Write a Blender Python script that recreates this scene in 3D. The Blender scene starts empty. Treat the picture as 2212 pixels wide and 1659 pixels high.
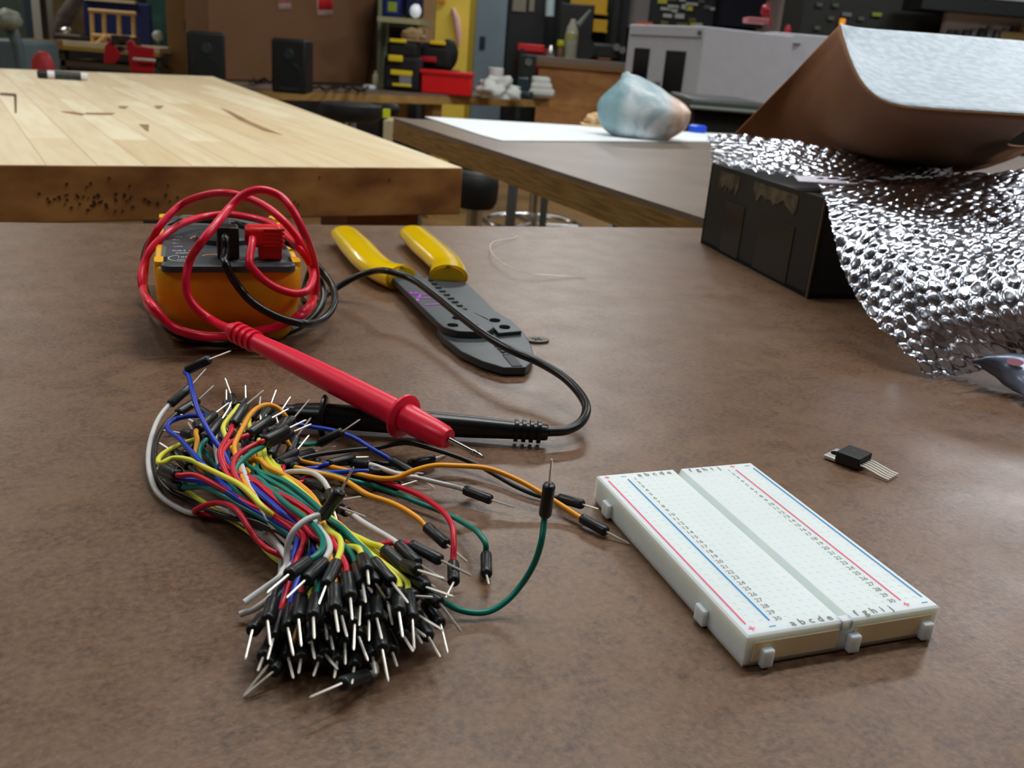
import bpy, math, random
from mathutils import Vector, Matrix
random.seed(7)
PI = math.pi
C = bpy.context.scene.collection
SC = bpy.context.scene

# ------------------------------------------------------------------ camera
IW, IH = 2212, 1659
FPX, PITCH, ROLL, CH = 1977.4, 0.3482, 0.0810, 0.1271
TZ = 0.90                                     # bench top height above the floor
FWD = Vector((0, math.cos(PITCH), -math.sin(PITCH)))
UP0 = Vector((0, math.sin(PITCH), math.cos(PITCH)))
RT = Vector((1, 0, 0)) * math.cos(ROLL) + UP0 * math.sin(ROLL)
UP = Vector((-1, 0, 0)) * math.sin(ROLL) + UP0 * math.cos(ROLL)
EYE = Vector((0, 0, TZ + CH))
cd = bpy.data.cameras.new('camera')
cam = bpy.data.objects.new('camera', cd); C.objects.link(cam)
m = Matrix.Identity(4)
for i in range(3):
    m[i][0] = RT[i]; m[i][1] = UP[i]; m[i][2] = -FWD[i]; m[i][3] = EYE[i]
cam.matrix_world = m
cd.sensor_width = 36; cd.sensor_fit = 'HORIZONTAL'
cd.lens = FPX * 36 / IW
cd.clip_start = 0.005; cd.clip_end = 50
cd.dof.use_dof = True; cd.dof.focus_distance = 0.265; cd.dof.aperture_fstop = cd.lens / 1.0
SC.camera = cam

# ------------------------------------------------------------------ world, lights, exposure
SC.view_settings.view_transform = 'Standard'; SC.view_settings.look = 'None'
SC.view_settings.gamma = 1; SC.view_settings.use_curve_mapping = False
SC.view_settings.exposure = 0.0
w = bpy.data.worlds.new('world'); SC.world = w; w.use_nodes = True
w.node_tree.nodes['Background'].inputs[0].default_value = (0.9, 0.92, 1.0, 1)
w.node_tree.nodes['Background'].inputs[1].default_value = 0.07

def area(name, x, y, z, sx, sy, power, col=(0.985, 1.0, 0.985), tilt=(0, 0)):
    l = bpy.data.lights.new(name, 'AREA'); l.shape = 'RECTANGLE'; l.size = sx; l.size_y = sy
    l.energy = power; l.color = col
    o = bpy.data.objects.new(name, l); C.objects.link(o)
    o.location = (x, y, TZ + z); o.rotation_euler = (tilt[0], tilt[1], 0.5)
    return o
CEIL = 1.95
area('fluorescent_light', 0.45, 1.0, CEIL, 1.2, 0.12, 26)
area('fluorescent_light', -0.35, 1.35, CEIL, 1.2, 0.12, 14)
area('fluorescent_light', 2.6, 4.1, CEIL, 1.2, 0.3, 46, (0.98, 0.97, 1.0))
area('fluorescent_light', 0.2, 4.6, CEIL, 1.2, 0.3, 36)
area('fluorescent_light', -2.5, 1.3, CEIL, 1.2, 0.3, 24)
area('fluorescent_light', -3.6, 5.4, CEIL, 1.2, 0.3, 30, (1.0, 0.98, 0.92))
area('fluorescent_light', 0.2, 7.9, CEIL, 1.2, 0.3, 26)  # unseen lamp, added to brighten the back of the room
area('fluorescent_light', 2.0, 0.6, CEIL, 1.2, 0.3, 22, (0.95, 0.97, 1.0))
area('fluorescent_light', -1.6, -0.8, CEIL, 1.2, 0.3, 10)

# ------------------------------------------------------------------ pixel helpers
def ray(px, py):
    return FWD + RT * ((px - IW / 2) / FPX) + UP * ((IH / 2 - py) / FPX)
def on(px, py, z=0.0):
    d = ray(px, py); t = (z + TZ - EYE.z) / d.z
    return EYE + d * t
def at(px, py, Y):
    d = ray(px, py); return EYE + d * (Y / d.y)
def pt(p):
    """(px, py, v): v < 0.15 is a height over the bench, otherwise a distance."""
    return on(p[0], p[1], p[2]) if p[2] < 0.15 else at(*p)

# ------------------------------------------------------------------ materials
def lin(c):
    r = []
    for v in c:
        v = v / 255.0
        r.append(v / 12.92 if v <= 0.04045 else ((v + 0.055) / 1.055) ** 2.4)
    return (*r, 1)
MATS = {}
def mat(name, col, rough=0.5, metal=0.0, spec=0.5, noise=0.0, scale=20, bump=0.0, bscale=200, col2=None,
        trans=0.0, ior=1.45, sss=0.0, coat=0.0, emit=None, alpha=1.0, stretch=(1, 1, 1)):
    if name in MATS: return MATS[name]
    m = bpy.data.materials.new(name); m.use_nodes = True; MATS[name] = m
    nt = m.node_tree; N = nt.nodes; L = nt.links
    b = N['Principled BSDF']
    b.inputs['Base Color'].default_value = lin(col)
    b.inputs['Roughness'].default_value = rough
    b.inputs['Metallic'].default_value = metal
    b.inputs['Specular IOR Level'].default_value = spec
    b.inputs['Transmission Weight'].default_value = trans
    b.inputs['IOR'].default_value = ior
    b.inputs['Coat Weight'].default_value = coat
    b.inputs['Alpha'].default_value = alpha
    if sss:
        b.inputs['Subsurface Weight'].default_value = sss
        b.inputs['Subsurface Radius'].default_value = (1, 0.8, 0.5)
        b.inputs['Subsurface Scale'].default_value = 0.006
    if emit:
        b.inputs['Emission Color'].default_value = lin(col); b.inputs['Emission Strength'].default_value = emit
    tc = N.new('ShaderNodeTexCoord'); mp = N.new('ShaderNodeMapping'); mp.inputs['Scale'].default_value = stretch
    L.new(tc.outputs['Object'], mp.inputs['Vector'])
    n = N.new('ShaderNodeTexNoise'); n.inputs['Scale'].default_value = scale
    n.inputs['Detail'].default_value = 5
    L.new(mp.outputs[0], n.inputs['Vector'])
    mx = N.new('ShaderNodeMix'); mx.data_type = 'RGBA'
    c1 = lin(col)
    if col2 is None:
        k = noise
        c2 = tuple(max(0, v * (1 - k)) for v in c1[:3]) + (1,)
    else: c2 = lin(col2)
    mx.inputs[6].default_value = c1; mx.inputs[7].default_value = c2
    rp = N.new('ShaderNodeMapRange'); rp.inputs[1].default_value = 0.35; rp.inputs[2].default_value = 0.65
    L.new(n.outputs[0], rp.inputs[0]); L.new(rp.outputs[0], mx.inputs[0])
    L.new(mx.outputs[2], b.inputs['Base Color'])
    if bump:
        n2 = N.new('ShaderNodeTexNoise'); n2.inputs['Scale'].default_value = bscale; n2.inputs['Detail'].default_value = 3
        L.new(mp.outputs[0], n2.inputs['Vector'])
        bp = N.new('ShaderNodeBump'); bp.inputs['Strength'].default_value = 1.0; bp.inputs['Distance'].default_value = bump
        L.new(n2.outputs[0], bp.inputs['Height']); L.new(bp.outputs[0], b.inputs['Normal'])
    return m

def mix_node(nt, fac, a, b, mode='MIX'):
    x = nt.nodes.new('ShaderNodeMix'); x.data_type = 'RGBA'; x.blend_type = mode
    for idx, v in ((0, fac), (6, a), (7, b)):
        if hasattr(v, 'links'): nt.links.new(v, x.inputs[idx])
        else: x.inputs[idx].default_value = v
    return x.outputs[2]
def noise_node(nt, vec, scale, detail=4, rough=0.55, dist=0):
    n = nt.nodes.new('ShaderNodeTexNoise'); n.inputs['Scale'].default_value = scale
    n.inputs['Detail'].default_value = detail; n.inputs['Roughness'].default_value = rough
    n.inputs['Distortion'].default_value = dist
    nt.links.new(vec, n.inputs['Vector']); return n.outputs[0]
def range_node(nt, v, a, b, c=0.0, d=1.0):
    r = nt.nodes.new('ShaderNodeMapRange')
    for i, q in enumerate((a, b, c, d)): r.inputs[i + 1].default_value = q
    nt.links.new(v, r.inputs[0]); return r.outputs[0]

def hardboard():
    m = bpy.data.materials.new('brown_hardboard'); m.use_nodes = True
    nt = m.node_tree; b = nt.nodes['Principled BSDF']
    tc = nt.nodes.new('ShaderNodeTexCoord'); v = tc.outputs['Object']
    base = mix_node(nt, range_node(nt, noise_node(nt, v, 11, 3), 0.35, 0.65), lin((103, 77, 54)), lin((88, 64, 46)))
    spots = range_node(nt, noise_node(nt, v, 95, 6, 0.65, 0.3), 0.42, 0.62)
    c = mix_node(nt, spots, base, lin((68, 47, 33)))
    fine = range_node(nt, noise_node(nt, v, 520, 5, 0.7), 0.35, 0.7)
    c = mix_node(nt, fine, c, lin((120, 90, 66)))
    dark = range_node(nt, noise_node(nt, v, 190, 4, 0.7, 0.6), 0.60, 0.74, 0, 0.55)
    c = mix_node(nt, dark, c, lin((62, 44, 34)))
    # scratches and scuffs
    mp = nt.nodes.new('ShaderNodeMapping'); mp.inputs['Rotation'].default_value = (0, 0, 0.5); mp.inputs['Scale'].default_value = (5, 60, 1)
    nt.links.new(v, mp.inputs['Vector'])
    sc = range_node(nt, noise_node(nt, mp.outputs[0], 2.2, 6, 0.6), 0.73, 0.78, 0, 0.35)
    c = mix_node(nt, sc, c, lin((150, 128, 110)))
    nt.links.new(c, b.inputs['Base Color'])
    rr = range_node(nt, noise_node(nt, v, 40, 4), 0.3, 0.7, 0.33, 0.43)
    nt.links.new(rr, b.inputs['Roughness']); b.inputs['Specular IOR Level'].default_value = 0.6
    bp = nt.nodes.new('ShaderNodeBump'); bp.inputs['Distance'].default_value = 0.00012
    nt.links.new(noise_node(nt, v, 420, 5, 0.7), bp.inputs['Height']); nt.links.new(bp.outputs[0], b.inputs['Normal'])
    return m
M_HARD = hardboard()

def butcher():
    m = bpy.data.materials.new('maple_staves'); m.use_nodes = True
    nt = m.node_tree; b = nt.nodes['Principled BSDF']
    tc = nt.nodes.new('ShaderNodeTexCoord')
    mp = nt.nodes.new('ShaderNodeMapping'); mp.inputs['Rotation'].default_value = (0, 0, PI / 2)
    nt.links.new(tc.outputs['Object'], mp.inputs['Vector'])
    br = nt.nodes.new('ShaderNodeTexBrick')
    br.inputs['Scale'].default_value = 1; br.inputs['Brick Width'].default_value = 0.55; br.inputs['Row Height'].default_value = 0.042
    br.inputs['Mortar Size'].default_value = 0.0006; br.offset = 0.37; br.inputs['Bias'].default_value = 0.0
    br.inputs['Color1'].default_value = lin((234, 223, 190)); br.inputs['Color2'].default_value = lin((216, 194, 154))
    br.inputs['Mortar'].default_value = lin((190, 160, 120))
    nt.links.new(mp.outputs[0], br.inputs['Vector'])
    mg = nt.nodes.new('ShaderNodeMapping'); mg.inputs['Scale'].default_value = (30, 2.5, 30)
    nt.links.new(tc.outputs['Object'], mg.inputs['Vector'])
    g = range_node(nt, noise_node(nt, mg.outputs[0], 2.0, 5, 0.6, 0.5), 0.4, 0.7, 0, 0.35)
    c = mix_node(nt, g, br.outputs[0], lin((190, 152, 108)))
    dk = range_node(nt, noise_node(nt, tc.outputs['Object'], 7, 3), 0.66, 0.74, 0, 0.3)
    c = mix_node(nt, dk, c, lin((170, 135, 98)))
    nt.links.new(c, b.inputs['Base Color']); b.inputs['Roughness'].default_value = 0.5
    return m
M_BUT = butcher()
M_BUTEDGE = mat('bench_edge_grain', (176, 124, 66), 0.55, noise=0.45, scale=9, stretch=(1.5, 1, 3), col2=(120, 72, 34))
M_PLY = mat('plywood_edge', (150, 118, 62), 0.6, col2=(112, 82, 40), scale=9, stretch=(2, 2, 40))
M_STEEL = mat('chrome', (200, 200, 200), 0.18, 1.0)
M_PIN = mat('tinned_pin', (236, 230, 220), 0.42, 0.75)
M_BLK = mat('black_plastic', (22, 23, 24), 0.38, noise=0.2)
M_BLKG = mat('black_rubber', (18, 20, 21), 0.3, noise=0.2)
M_DARK = mat('dark_grey', (38, 38, 38), 0.6, noise=0.4)
M_GREYM = mat('grey_metal', (120, 120, 118), 0.4, 0.6, noise=0.2)

# ------------------------------------------------------------------ mesh builder
class MB:
    def __init__(s): s.v = []; s.f = []
    def add(s, vs, fs):
        o = len(s.v); s.v += [Vector(v) for v in vs]; s.f += [tuple(i + o for i in f) for f in fs]; return s
    def box(s, c, size, yaw=0, tilt=None):
        x, y, z = [q / 2 for q in size]
        R = Matrix.Rotation(yaw, 3, 'Z')
        if tilt is not None: R = R @ tilt
        vs = [Vector(c) + R @ Vector((a * x, b * y, d * z)) for a in (-1, 1) for b in (-1, 1) for d in (-1, 1)]
        return s.add(vs, [(0, 1, 3, 2), (4, 6, 7, 5), (0, 4, 5, 1), (2, 3, 7, 6), (0, 2, 6, 4), (1, 5, 7, 3)])
    def hexa(s, bot, top):
        """solid between two loops of the same length"""
        n = len(bot); vs = list(bot) + list(top)
        fs = [tuple(range(n))[::-1], tuple(range(n, 2 * n))] + [(i, (i + 1) % n, n + (i + 1) % n, n + i) for i in range(n)]
        return s.add(vs, fs)
    def prism(s, pts, z0, z1):
        a = 0
        for i in range(len(pts)):
            p, q = pts[i], pts[(i + 1) % len(pts)]; a += p[0] * q[1] - q[0] * p[1]
        if a < 0: pts = pts[::-1]
        return s.hexa([Vector((p[0], p[1], z0)) for p in pts], [Vector((p[0], p[1], z1)) for p in pts])
    def tube(s, pts, rad, seg=10, flat=None, cap=True):
        """rad: number or list; flat: (wscale, hscale) for an elliptical section kept level"""
        pts = [Vector(p) for p in pts]; n = len(pts)
        if not isinstance(rad, (list, tuple)): rad = [rad] * n
        T = []
        for i in range(n):
            t = pts[min(i + 1, n - 1)] - pts[max(i - 1, 0)]
            T.append(t.normalized() if t.length > 1e-9 else Vector((0, 0, 1)))
        u = T[0].orthogonal().normalized()
        if flat: u = T[0].cross(Vector((0, 0, 1))).normalized()
        vs = []
        for i in range(n):
            u = (u - T[i] * u.dot(T[i]))
            u = u.normalized() if u.length > 1e-9 else T[i].orthogonal().normalized()
            if flat and abs(T[i].z) < 0.95: u = T[i].cross(Vector((0, 0, 1))).normalized()
            w_ = T[i].cross(u)
            for k in range(seg):
                a = 2 * PI * k / seg
                cu, cw = math.cos(a), math.sin(a)
                if flat: cu *= flat[0]; cw *= flat[1]
                vs.append(pts[i] + (u * cu + w_ * cw) * rad[i])
        fs = []
        for i in range(n - 1):
            for k in range(seg):
                a, b = i * seg + k, i * seg + (k + 1) % seg
                fs.append((a, a + seg, b + seg, b))
        if cap:
            fs.append(tuple(range(seg))); fs.append(tuple(range((n - 1) * seg, n * seg))[::-1])
        return s.add(vs, fs)
    def cyl(s, a, b, r, seg=16, r2=None):
        return s.tube([a, b], [r, r if r2 is None else r2], seg)
    def lathe(s, prof, c, seg=24, axis=None):
        """prof [(r, z)] around c"""
        pts = [Vector(c) + Vector((0, 0, z)) for r, z in prof]
        vs = []; n = len(prof)
        for (r, z) in prof:
            for k in range(seg):
                a = 2 * PI * k / seg; vs.append(Vector(c) + Vector((r * math.cos(a), r * math.sin(a), z)))
        fs = []
        for i in range(n - 1):
            for k in range(seg):
                a, b = i * seg + k, i * seg + (k + 1) % seg
                fs.append((a, b, b + seg, a + seg))
        fs.append(tuple(range(seg))[::-1]); fs.append(tuple(range((n - 1) * seg, n * seg)))
        return s.add(vs, fs)
    def blob(s, c, size, nu=28, nv=16, amp=0.15, seed=0, flatb=0.0, fn=None):
        from mathutils import noise as nz
        c = Vector(c); vs = []
        for j in range(nv + 1):
            th = PI * j / nv
            for i in range(nu):
                ph = 2 * PI * i / nu
                d = Vector((math.sin(th) * math.cos(ph), math.sin(th) * math.sin(ph), math.cos(th)))
                k = 1 + amp * nz.noise(d * 1.7 + Vector((seed, seed * 2.1, 0))) * 1.6 + amp * 0.5 * nz.noise(d * 4.3 + Vector((seed, 0, 3)))
                p = Vector((d.x * size[0] * k, d.y * size[1] * k, d.z * size[2] * k))
                if fn: p = fn(p, d)
                if p.z < -flatb * size[2] and flatb: p.z = -flatb * size[2] - 0.02 * size[2] * (1 - d.z)
                vs.append(c + p)
        fs = []
        for j in range(nv):
            for i in range(nu):
                a = j * nu + i; b = j * nu + (i + 1) % nu
                fs.append((a, a + nu, b + nu, b))
        return s.add(vs, fs)

ROOT = {}
def thing(name, label, cat, base, rot=0.0, group=None):
    o = bpy.data.objects.new(name, None); C.objects.link(o); o.empty_display_size = 0.02
    o.location = base; o.rotation_euler = (0, 0, rot)
    o['label'] = label; o['category'] = cat
    if group: o['group'] = group
    ROOT[o.name] = (Vector(base), rot)
    return o
def mk(name, mb, material, bevel=0, smooth=35, solid=0, subs=0):
    me = bpy.data.meshes.new(name)
    me.from_pydata([tuple(v) for v in mb.v], [], mb.f); me.update()
    if isinstance(material, (list, tuple)):
        for q in material: me.materials.append(q)
    else: me.materials.append(material)
    me.shade_smooth()
    try: me.set_sharp_from_angle(angle=math.radians(smooth))
    except Exception: pass
    o = bpy.data.objects.new(name, me); C.objects.link(o)
    if solid:
        q = o.modifiers.new('solid', 'SOLIDIFY'); q.thickness = solid; q.offset = 0
    if bevel:
        q = o.modifiers.new('bevel', 'BEVEL'); q.width = bevel; q.segments = 3; q.limit_method = 'ANGLE'; q.angle_limit = math.radians(40)
    if subs:
        q = o.modifiers.new('subd', 'SUBSURF'); q.levels = subs; q.render_levels = subs
    return o
def part(name, mb, material, parent, label=None, world=True, **k):
    """world: the builder's points are world points and are brought into the thing's frame"""
    top = parent
    while top.parent: top = top.parent
    if world:
        loc, rot = ROOT[top.name]
        R = Matrix.Rotation(-rot, 3, 'Z')
        mb.v = [R @ (v - loc) for v in mb.v]
    o = mk(name, mb, material, **k); o.parent = parent
    if label: o['label'] = label
    return o
def solo(name, mb, material, label, cat, group=None, kind=None, **k):
    """a thing that is one mesh; its origin goes to its base"""
    zs = min(v.z for v in mb.v); n = len(mb.v)
    c = Vector((sum(v.x for v in mb.v) / n, sum(v.y for v in mb.v) / n, zs))
    mb.v = [v - c for v in mb.v]
    o = mk(name, mb, material, **k); o.location = c
    o['label'] = label; o['category'] = cat
    if group: o['group'] = group
    if kind: o['kind'] = kind
    return o
def struct(name, mb, material, **k):
    o = mk(name, mb, material, **k); o['kind'] = 'structure'; return o
def spline(pts, n=8):
    pts = [Vector(p) for p in pts]
    if len(pts) < 3: return pts
    P = [pts[0] * 2 - pts[1]] + pts + [pts[-1] * 2 - pts[-2]]
    out = []
    for i in range(1, len(P) - 2):
        p0, p1, p2, p3 = P[i - 1:i + 3]
        # centripetal-like knots keep the curve from overshooting
        t0 = 0; t1 = t0 + max((p1 - p0).length, 1e-6) ** 0.5; t2 = t1 + max((p2 - p1).length, 1e-6) ** 0.5; t3 = t2 + max((p3 - p2).length, 1e-6) ** 0.5
        for k in range(n):
            t = t1 + (t2 - t1) * k / n
            a1 = p0 * ((t1 - t) / (t1 - t0)) + p1 * ((t - t0) / (t1 - t0))
            a2 = p1 * ((t2 - t) / (t2 - t1)) + p2 * ((t - t1) / (t2 - t1))
            a3 = p2 * ((t3 - t) / (t3 - t2)) + p3 * ((t - t2) / (t3 - t2))
            b1 = a1 * ((t2 - t) / (t2 - t0)) + a2 * ((t - t0) / (t2 - t0))
            b2 = a2 * ((t3 - t) / (t3 - t1)) + a3 * ((t - t1) / (t3 - t1))
            out.append(b1 * ((t2 - t) / (t2 - t1)) + b2 * ((t - t1) / (t2 - t1)))
    out.append(pts[-1]); return out
def text_mesh(txt, size, M, mb, bold=0.0):
    """adds filled letters; M maps text plane (x right, y up) to the world"""
    cu = bpy.data.curves.new('t', 'FONT'); cu.body = txt; cu.size = size; cu.align_x = 'CENTER'; cu.align_y = 'CENTER'
    cu.offset = bold; cu.resolution_u = 2
    ob = bpy.data.objects.new('t', cu); C.objects.link(ob)
    dg = bpy.context.evaluated_depsgraph_get()
    me = bpy.data.meshes.new_from_object(ob.evaluated_get(dg))
    mb.add([M @ v.co for v in me.vertices], [tuple(p.vertices) for p in me.polygons])
    bpy.data.objects.remove(ob); bpy.data.curves.remove(cu); bpy.data.meshes.remove(me)

# ================================================================== ROOM SHELL
M_FLOOR = mat('floor_tan', (160, 126, 80), 0.45, col2=(130, 100, 62), scale=2.5, bump=0.0005)
M_WALLD = mat('wall_dark', (74, 70, 66), 0.8, col2=(52, 50, 50), scale=3)
M_WALLL = mat('wall_light', (205, 195, 192), 0.8, noise=0.1, scale=3)
M_CEIL = mat('ceiling_paint', (120, 118, 112), 0.9, noise=0.1)
YB = 10.3
struct('floor', MB().box((0, 4.1, -0.05), (11, 12.6, 0.1)), M_FLOOR)
struct('ceiling', MB().box((0, 4.1, TZ + 2.15), (11, 12.6, 0.1)), M_CEIL)
struct('wall_back', MB().box((0, YB + 0.1, 1.5), (11, 0.2, 3.2)), M_WALLD)
struct('wall_left', MB().box((-5.4, 4.1, 1.5), (0.2, 12.6, 3.2)), M_WALLL)
struct('wall_right', MB().box((5.4, 4.1, 1.5), (0.2, 12.6, 3.2)), M_WALLL)
struct('wall_front', MB().box((0, -2.1, 1.5), (11, 0.2, 3.2)), M_WALLD)

# ================================================================== WORKBENCHES
def extrude_down(pts, z1, z0):  # pts world xy
    return MB().prism([(p[0], p[1]) for p in pts], z0, z1)
# --- the bench in front
a = on(0, 480); b = on(1512, 492); d = (b - a).normalized(); nrm = Vector((d.y, -d.x, 0))   # nrm towards the camera
F0 = a - d * 0.45; F1 = b + d * 0.55
bench_depth = 0.95
pts = [F0, F1, F1 + nrm * bench_depth, F0 + nrm * bench_depth]
rz = math.atan2(d.y, d.x)
t = thing('workbench', 'brown hardboard topped workbench in the foreground carrying the meter, wires and breadboard', 'workbench',
          ((pts[0] + pts[2]) / 2).xy.to_3d(), rz)
part('hardboard_top', extrude_down(pts, TZ, TZ - 0.006), M_HARD, t, bevel=0.0008)
part('plywood_core', extrude_down(pts, TZ - 0.006, TZ - 0.045), M_PLY, t)
for ex in (0.06, 0.94):
    for ey in (0.08, 0.9):
        p = F0 + (F1 - F0) * ex + nrm * bench_depth * ey
        part('leg', MB().box((p.x, p.y, (TZ - 0.045) / 2), (0.07, 0.07, TZ - 0.045), rz), M_PLY, t)

# --- butcher block bench at the left
a = on(0, 355); b = on(1000, 362); c = on(460, 165)
d1 = (b - a).normalized(); d2 = Vector((-d1.y, d1.x, 0)); Lb = (c - b).length
d2b = (c - b).normalized()
q0 = b - d1 * 1.0
# far edge follows the line seen at the top left
far = on(0, 148)
fd = (c - far).normalized()
q3 = c - fd * 0.75
pts = [b, c, q3, q0]
rz = math.atan2(d1.y, d1.x)
t = thing('butcher_block_bench', 'thick pale butcher block bench behind the meter at the left', 'workbench', (b.x, b.y, 0), rz)
top = extrude_down(pts, TZ, TZ - 0.0525)
o = part('maple_top', top, [M_BUT, M_BUTEDGE], t, bevel=0.0015)
for p in o.data.polygons: p.material_index = 0 if p.normal.z > 0.9 else 1
for (fx, fy) in ((0.08, 0.12), (0.08, 1.5), (0.85, 0.12), (0.85, 1.4)):
    p = b - d1 * fx * 0.9 + d2b * fy
    part('leg', MB().box((p.x, p.y, (TZ - 0.0525) / 2), (0.09, 0.09, TZ - 0.0525), rz), M_BUTEDGE, t)
# worn spots, a square patch, nail dents
mb = MB()
def flatpoly(mb, px, z):
    vs = [on(x, y, z) for x, y in px]; mb.add(vs, [tuple(range(len(vs)))[::-1]])
for px in ([(300, 268), (322, 269), (321, 284), (314, 281)], [(333, 228), (354, 228), (346, 235), (337, 233)], [(255, 229), (278, 229), (270, 235), (258, 233)],
           [(130, 240), (160, 241), (184, 246), (178, 249), (140, 243)], [(183, 243), (250, 244), (240, 248), (186, 247)],
           [(475, 232), (500, 241), (540, 262), (612, 292), (570, 282), (515, 258)]):
    flatpoly(mb, px, 0.0004)
part('worn_chip', mb, mat('dark_gouge', (152, 118, 80), 0.8, noise=0.3), t)
mb = MB(); flatpoly(mb, [(0, 200), (35, 202), (35, 208), (0, 205)], 0.0005); flatpoly(mb, [(30, 206), (36, 206), (36, 244), (32, 244)], 0.0005)
part('inlay_line', mb, mat('patch_gap', (96, 70, 38), 0.7), t)
mb = MB(); random.seed(3)
for i in range(60):
    px_, py_ = (random.gauss(225, 75), random.gauss(432, 13)) if i < 50 else (random.uniform(20, 980), random.uniform(375, 450))
    py_ = min(max(py_, 372), 455)
    dr = ray(px_, py_); p = EYE + dr * ((b - EYE).dot(d2) / dr.dot(d2)); r = random.uniform(0.0007, 0.0014)
    mb.cyl(p - d2 * 0.0006, p + d2 * 0.001, r, 8)
part('nail_hole', mb, mat('nail_dent', (50, 28, 14), 0.8), t)['kind'] = 'stuff'
random.seed(7)

# --- marker pen lying on the butcher block
p0 = on(80, 160, 0.008); p1 = on(190, 166, 0.008); ax = (p1 - p0)
mp_ = lambda f: p0 + ax * f
t = thing('marker_pen', 'black and white marker pen lying on the far end of the pale bench', 'pen', (p0.x, p0.y, TZ))
part('cap', MB().tube([mp_(0), mp_(0.03), mp_(0.2)], [0.006, 0.0085, 0.0088], 14), M_BLK, t, label='black cap')
part('barrel', MB().tube([mp_(0.2), mp_(0.97), mp_(1.0)], [0.008, 0.008, 0.006], 14), mat('pen_white', (225, 225, 228), 0.35), t)
part('printed_band', MB().tube([mp_(0.34), mp_(0.86)], 0.0083, 14), mat('pen_band', (58, 66, 66), 0.4, noise=0.6, scale=400), t)

# --- brown topped table with the white paper
a = on(850, 255); b = on(1515, 470)
dl = (b - a).normalized(); dw = Vector((-dl.y, dl.x, 0))
if dw.x < 0: dw = -dw
near = b + dl * 0.035
pts = [a, a + dw * 1.3, near + dw * 1.3, near]
rz = math.atan2(dw.y, dw.x)
t = thing('side_table', 'brown topped table with plywood edge behind the wire crimper, white paper on it', 'table', (a.x, a.y, 0), rz)
part('table_top', extrude_down(pts, TZ, TZ - 0.006), mat('laminate_brown', (122, 108, 96), 0.35, noise=0.2, scale=12), t)
part('plywood_edge', extrude_down(pts, TZ - 0.006, TZ - 0.036), M_PLY, t)
for q in (a + dl * 0.35 + dw * 0.45, a + dw * 1.15 + dl * 0.1, near - dl * 0.05 + dw * 0.9):
    part('leg', MB().cyl(Vector((q.x, q.y, 0)), Vector((q.x, q.y, TZ - 0.036)), 0.02, 14), M_GREYM, t)
TA, TDL, TDW = a, dl, dw
# white paper
mb = MB(); P = [on(918, 252, .0015), on(1600, 292, .0015), on(1545, 306, .0015), on(1085, 304, .0015), on(1040, 292, 0.0015)]
mb.prism([(q.x, q.y) for q in P], TZ + 0.0005, TZ + 0.002)
solo('paper_sheet', mb, mat('paper_white', (232, 238, 240), 0.7, noise=0.03), 'large white paper sheet lying on the far brown table', 'paper')

# ================================================================== CLEAR BAG OF SALT-LIKE LUMP, CAP, LUMP
def bagfn(p, d):
    if d.z > 0:
        p.x *= 1 - 0.18 * d.z * d.z
        p.z += 0.020 * max(0, d.z) * max(0, 1 - abs(d.x + 0.55) * 1.8) ** 1.0
        p.z -= 0.022 * max(0, d.z) * max(0, d.x) 
    else: p.x *= 1 + 0.22 * d.z * d.z
    return p
bc = on(1390, 306, 0.0)
bc.y += 0.045
t = thing('plastic_bag', 'pale blue and white crumpled plastic bag standing on the far brown table', 'bag', (bc.x, bc.y, TZ))
Yb = bc.y
mpx = Yb / FPX
HBg = (310 - 190) * mpx / 2
mb = MB().blob((bc.x, bc.y, TZ + HBg * 0.93), (97 * mpx, 0.05, HBg), 48, 30, 0.035, 5.0, 0.86, bagfn)
M_BAG = bpy.data.materials.new('printed_film'); M_BAG.use_nodes = True
nt = M_BAG.node_tree; bs = nt.nodes['Principled BSDF']; tc = nt.nodes.new('ShaderNodeTexCoord'); v = tc.outputs['Object']
sx = nt.nodes.new('ShaderNodeSeparateXYZ'); nt.links.new(v, sx.inputs[0])
cl = mix_node(nt, range_node(nt, noise_node(nt, v, 22, 3, 0.5, 1.5), 0.42, 0.58), lin((204, 216, 220)), lin((166, 188, 196)))  # crease shading put into the film's colour by noise
cl = mix_node(nt, range_node(nt, sx.outputs[0], 0.030, 0.055, 0, 0.75), cl, lin((226, 178, 140)))
cl = mix_node(nt, range_node(nt, noise_node(nt, v, 14, 2), 0.62, 0.66, 0, 0.9), cl, lin((225, 232, 238)))
cl = mix_node(nt, range_node(nt, sx.outputs[0], -0.030, -0.050, 0, 0.7), cl, lin((84, 140, 152)))
nt.links.new(cl, bs.inputs['Base Color']); bs.inputs['Roughness'].default_value = 0.42
part('film', mb, M_BAG, t)
bp_ = at(1352, 182, Yb - 0.01)
part('twisted_top', MB().blob((bp_.x + 0.002, bp_.y, bp_.z - 0.006), (0.017, 0.015, 0.022), 18, 12, 0.25, 2.0), M_BAG, t, label='gathered pale blue peak')
bp_ = at(1405, 205, Yb)
part('gathered_fold', MB().blob((bp_.x, bp_.y, bp_.z - 0.012), (0.030, 0.02, 0.018), 18, 12, 0.2, 9.0), mat('film_white', (222, 228, 234), 0.35), t, label='white crumpled fold at the top')
p = on(1505, 288, 0.0)
solo('bottle_cap', MB().lathe([(0.017, 0), (0.0185, 0.002), (0.018, 0.012), (0.013, 0.014)], (p.x, p.y, TZ + 0.0022)), mat('cap_blue', (20, 80, 215), 0.35),
     'small blue plastic cap on the white paper beside the plastic bag', 'cap')
p = on(1283, 275, 0.0)
t = thing('wooden_scrap', 'small tan rounded scrap on the white paper left of the plastic bag', 'scrap', (p.x, p.y, TZ + 0.002))
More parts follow.
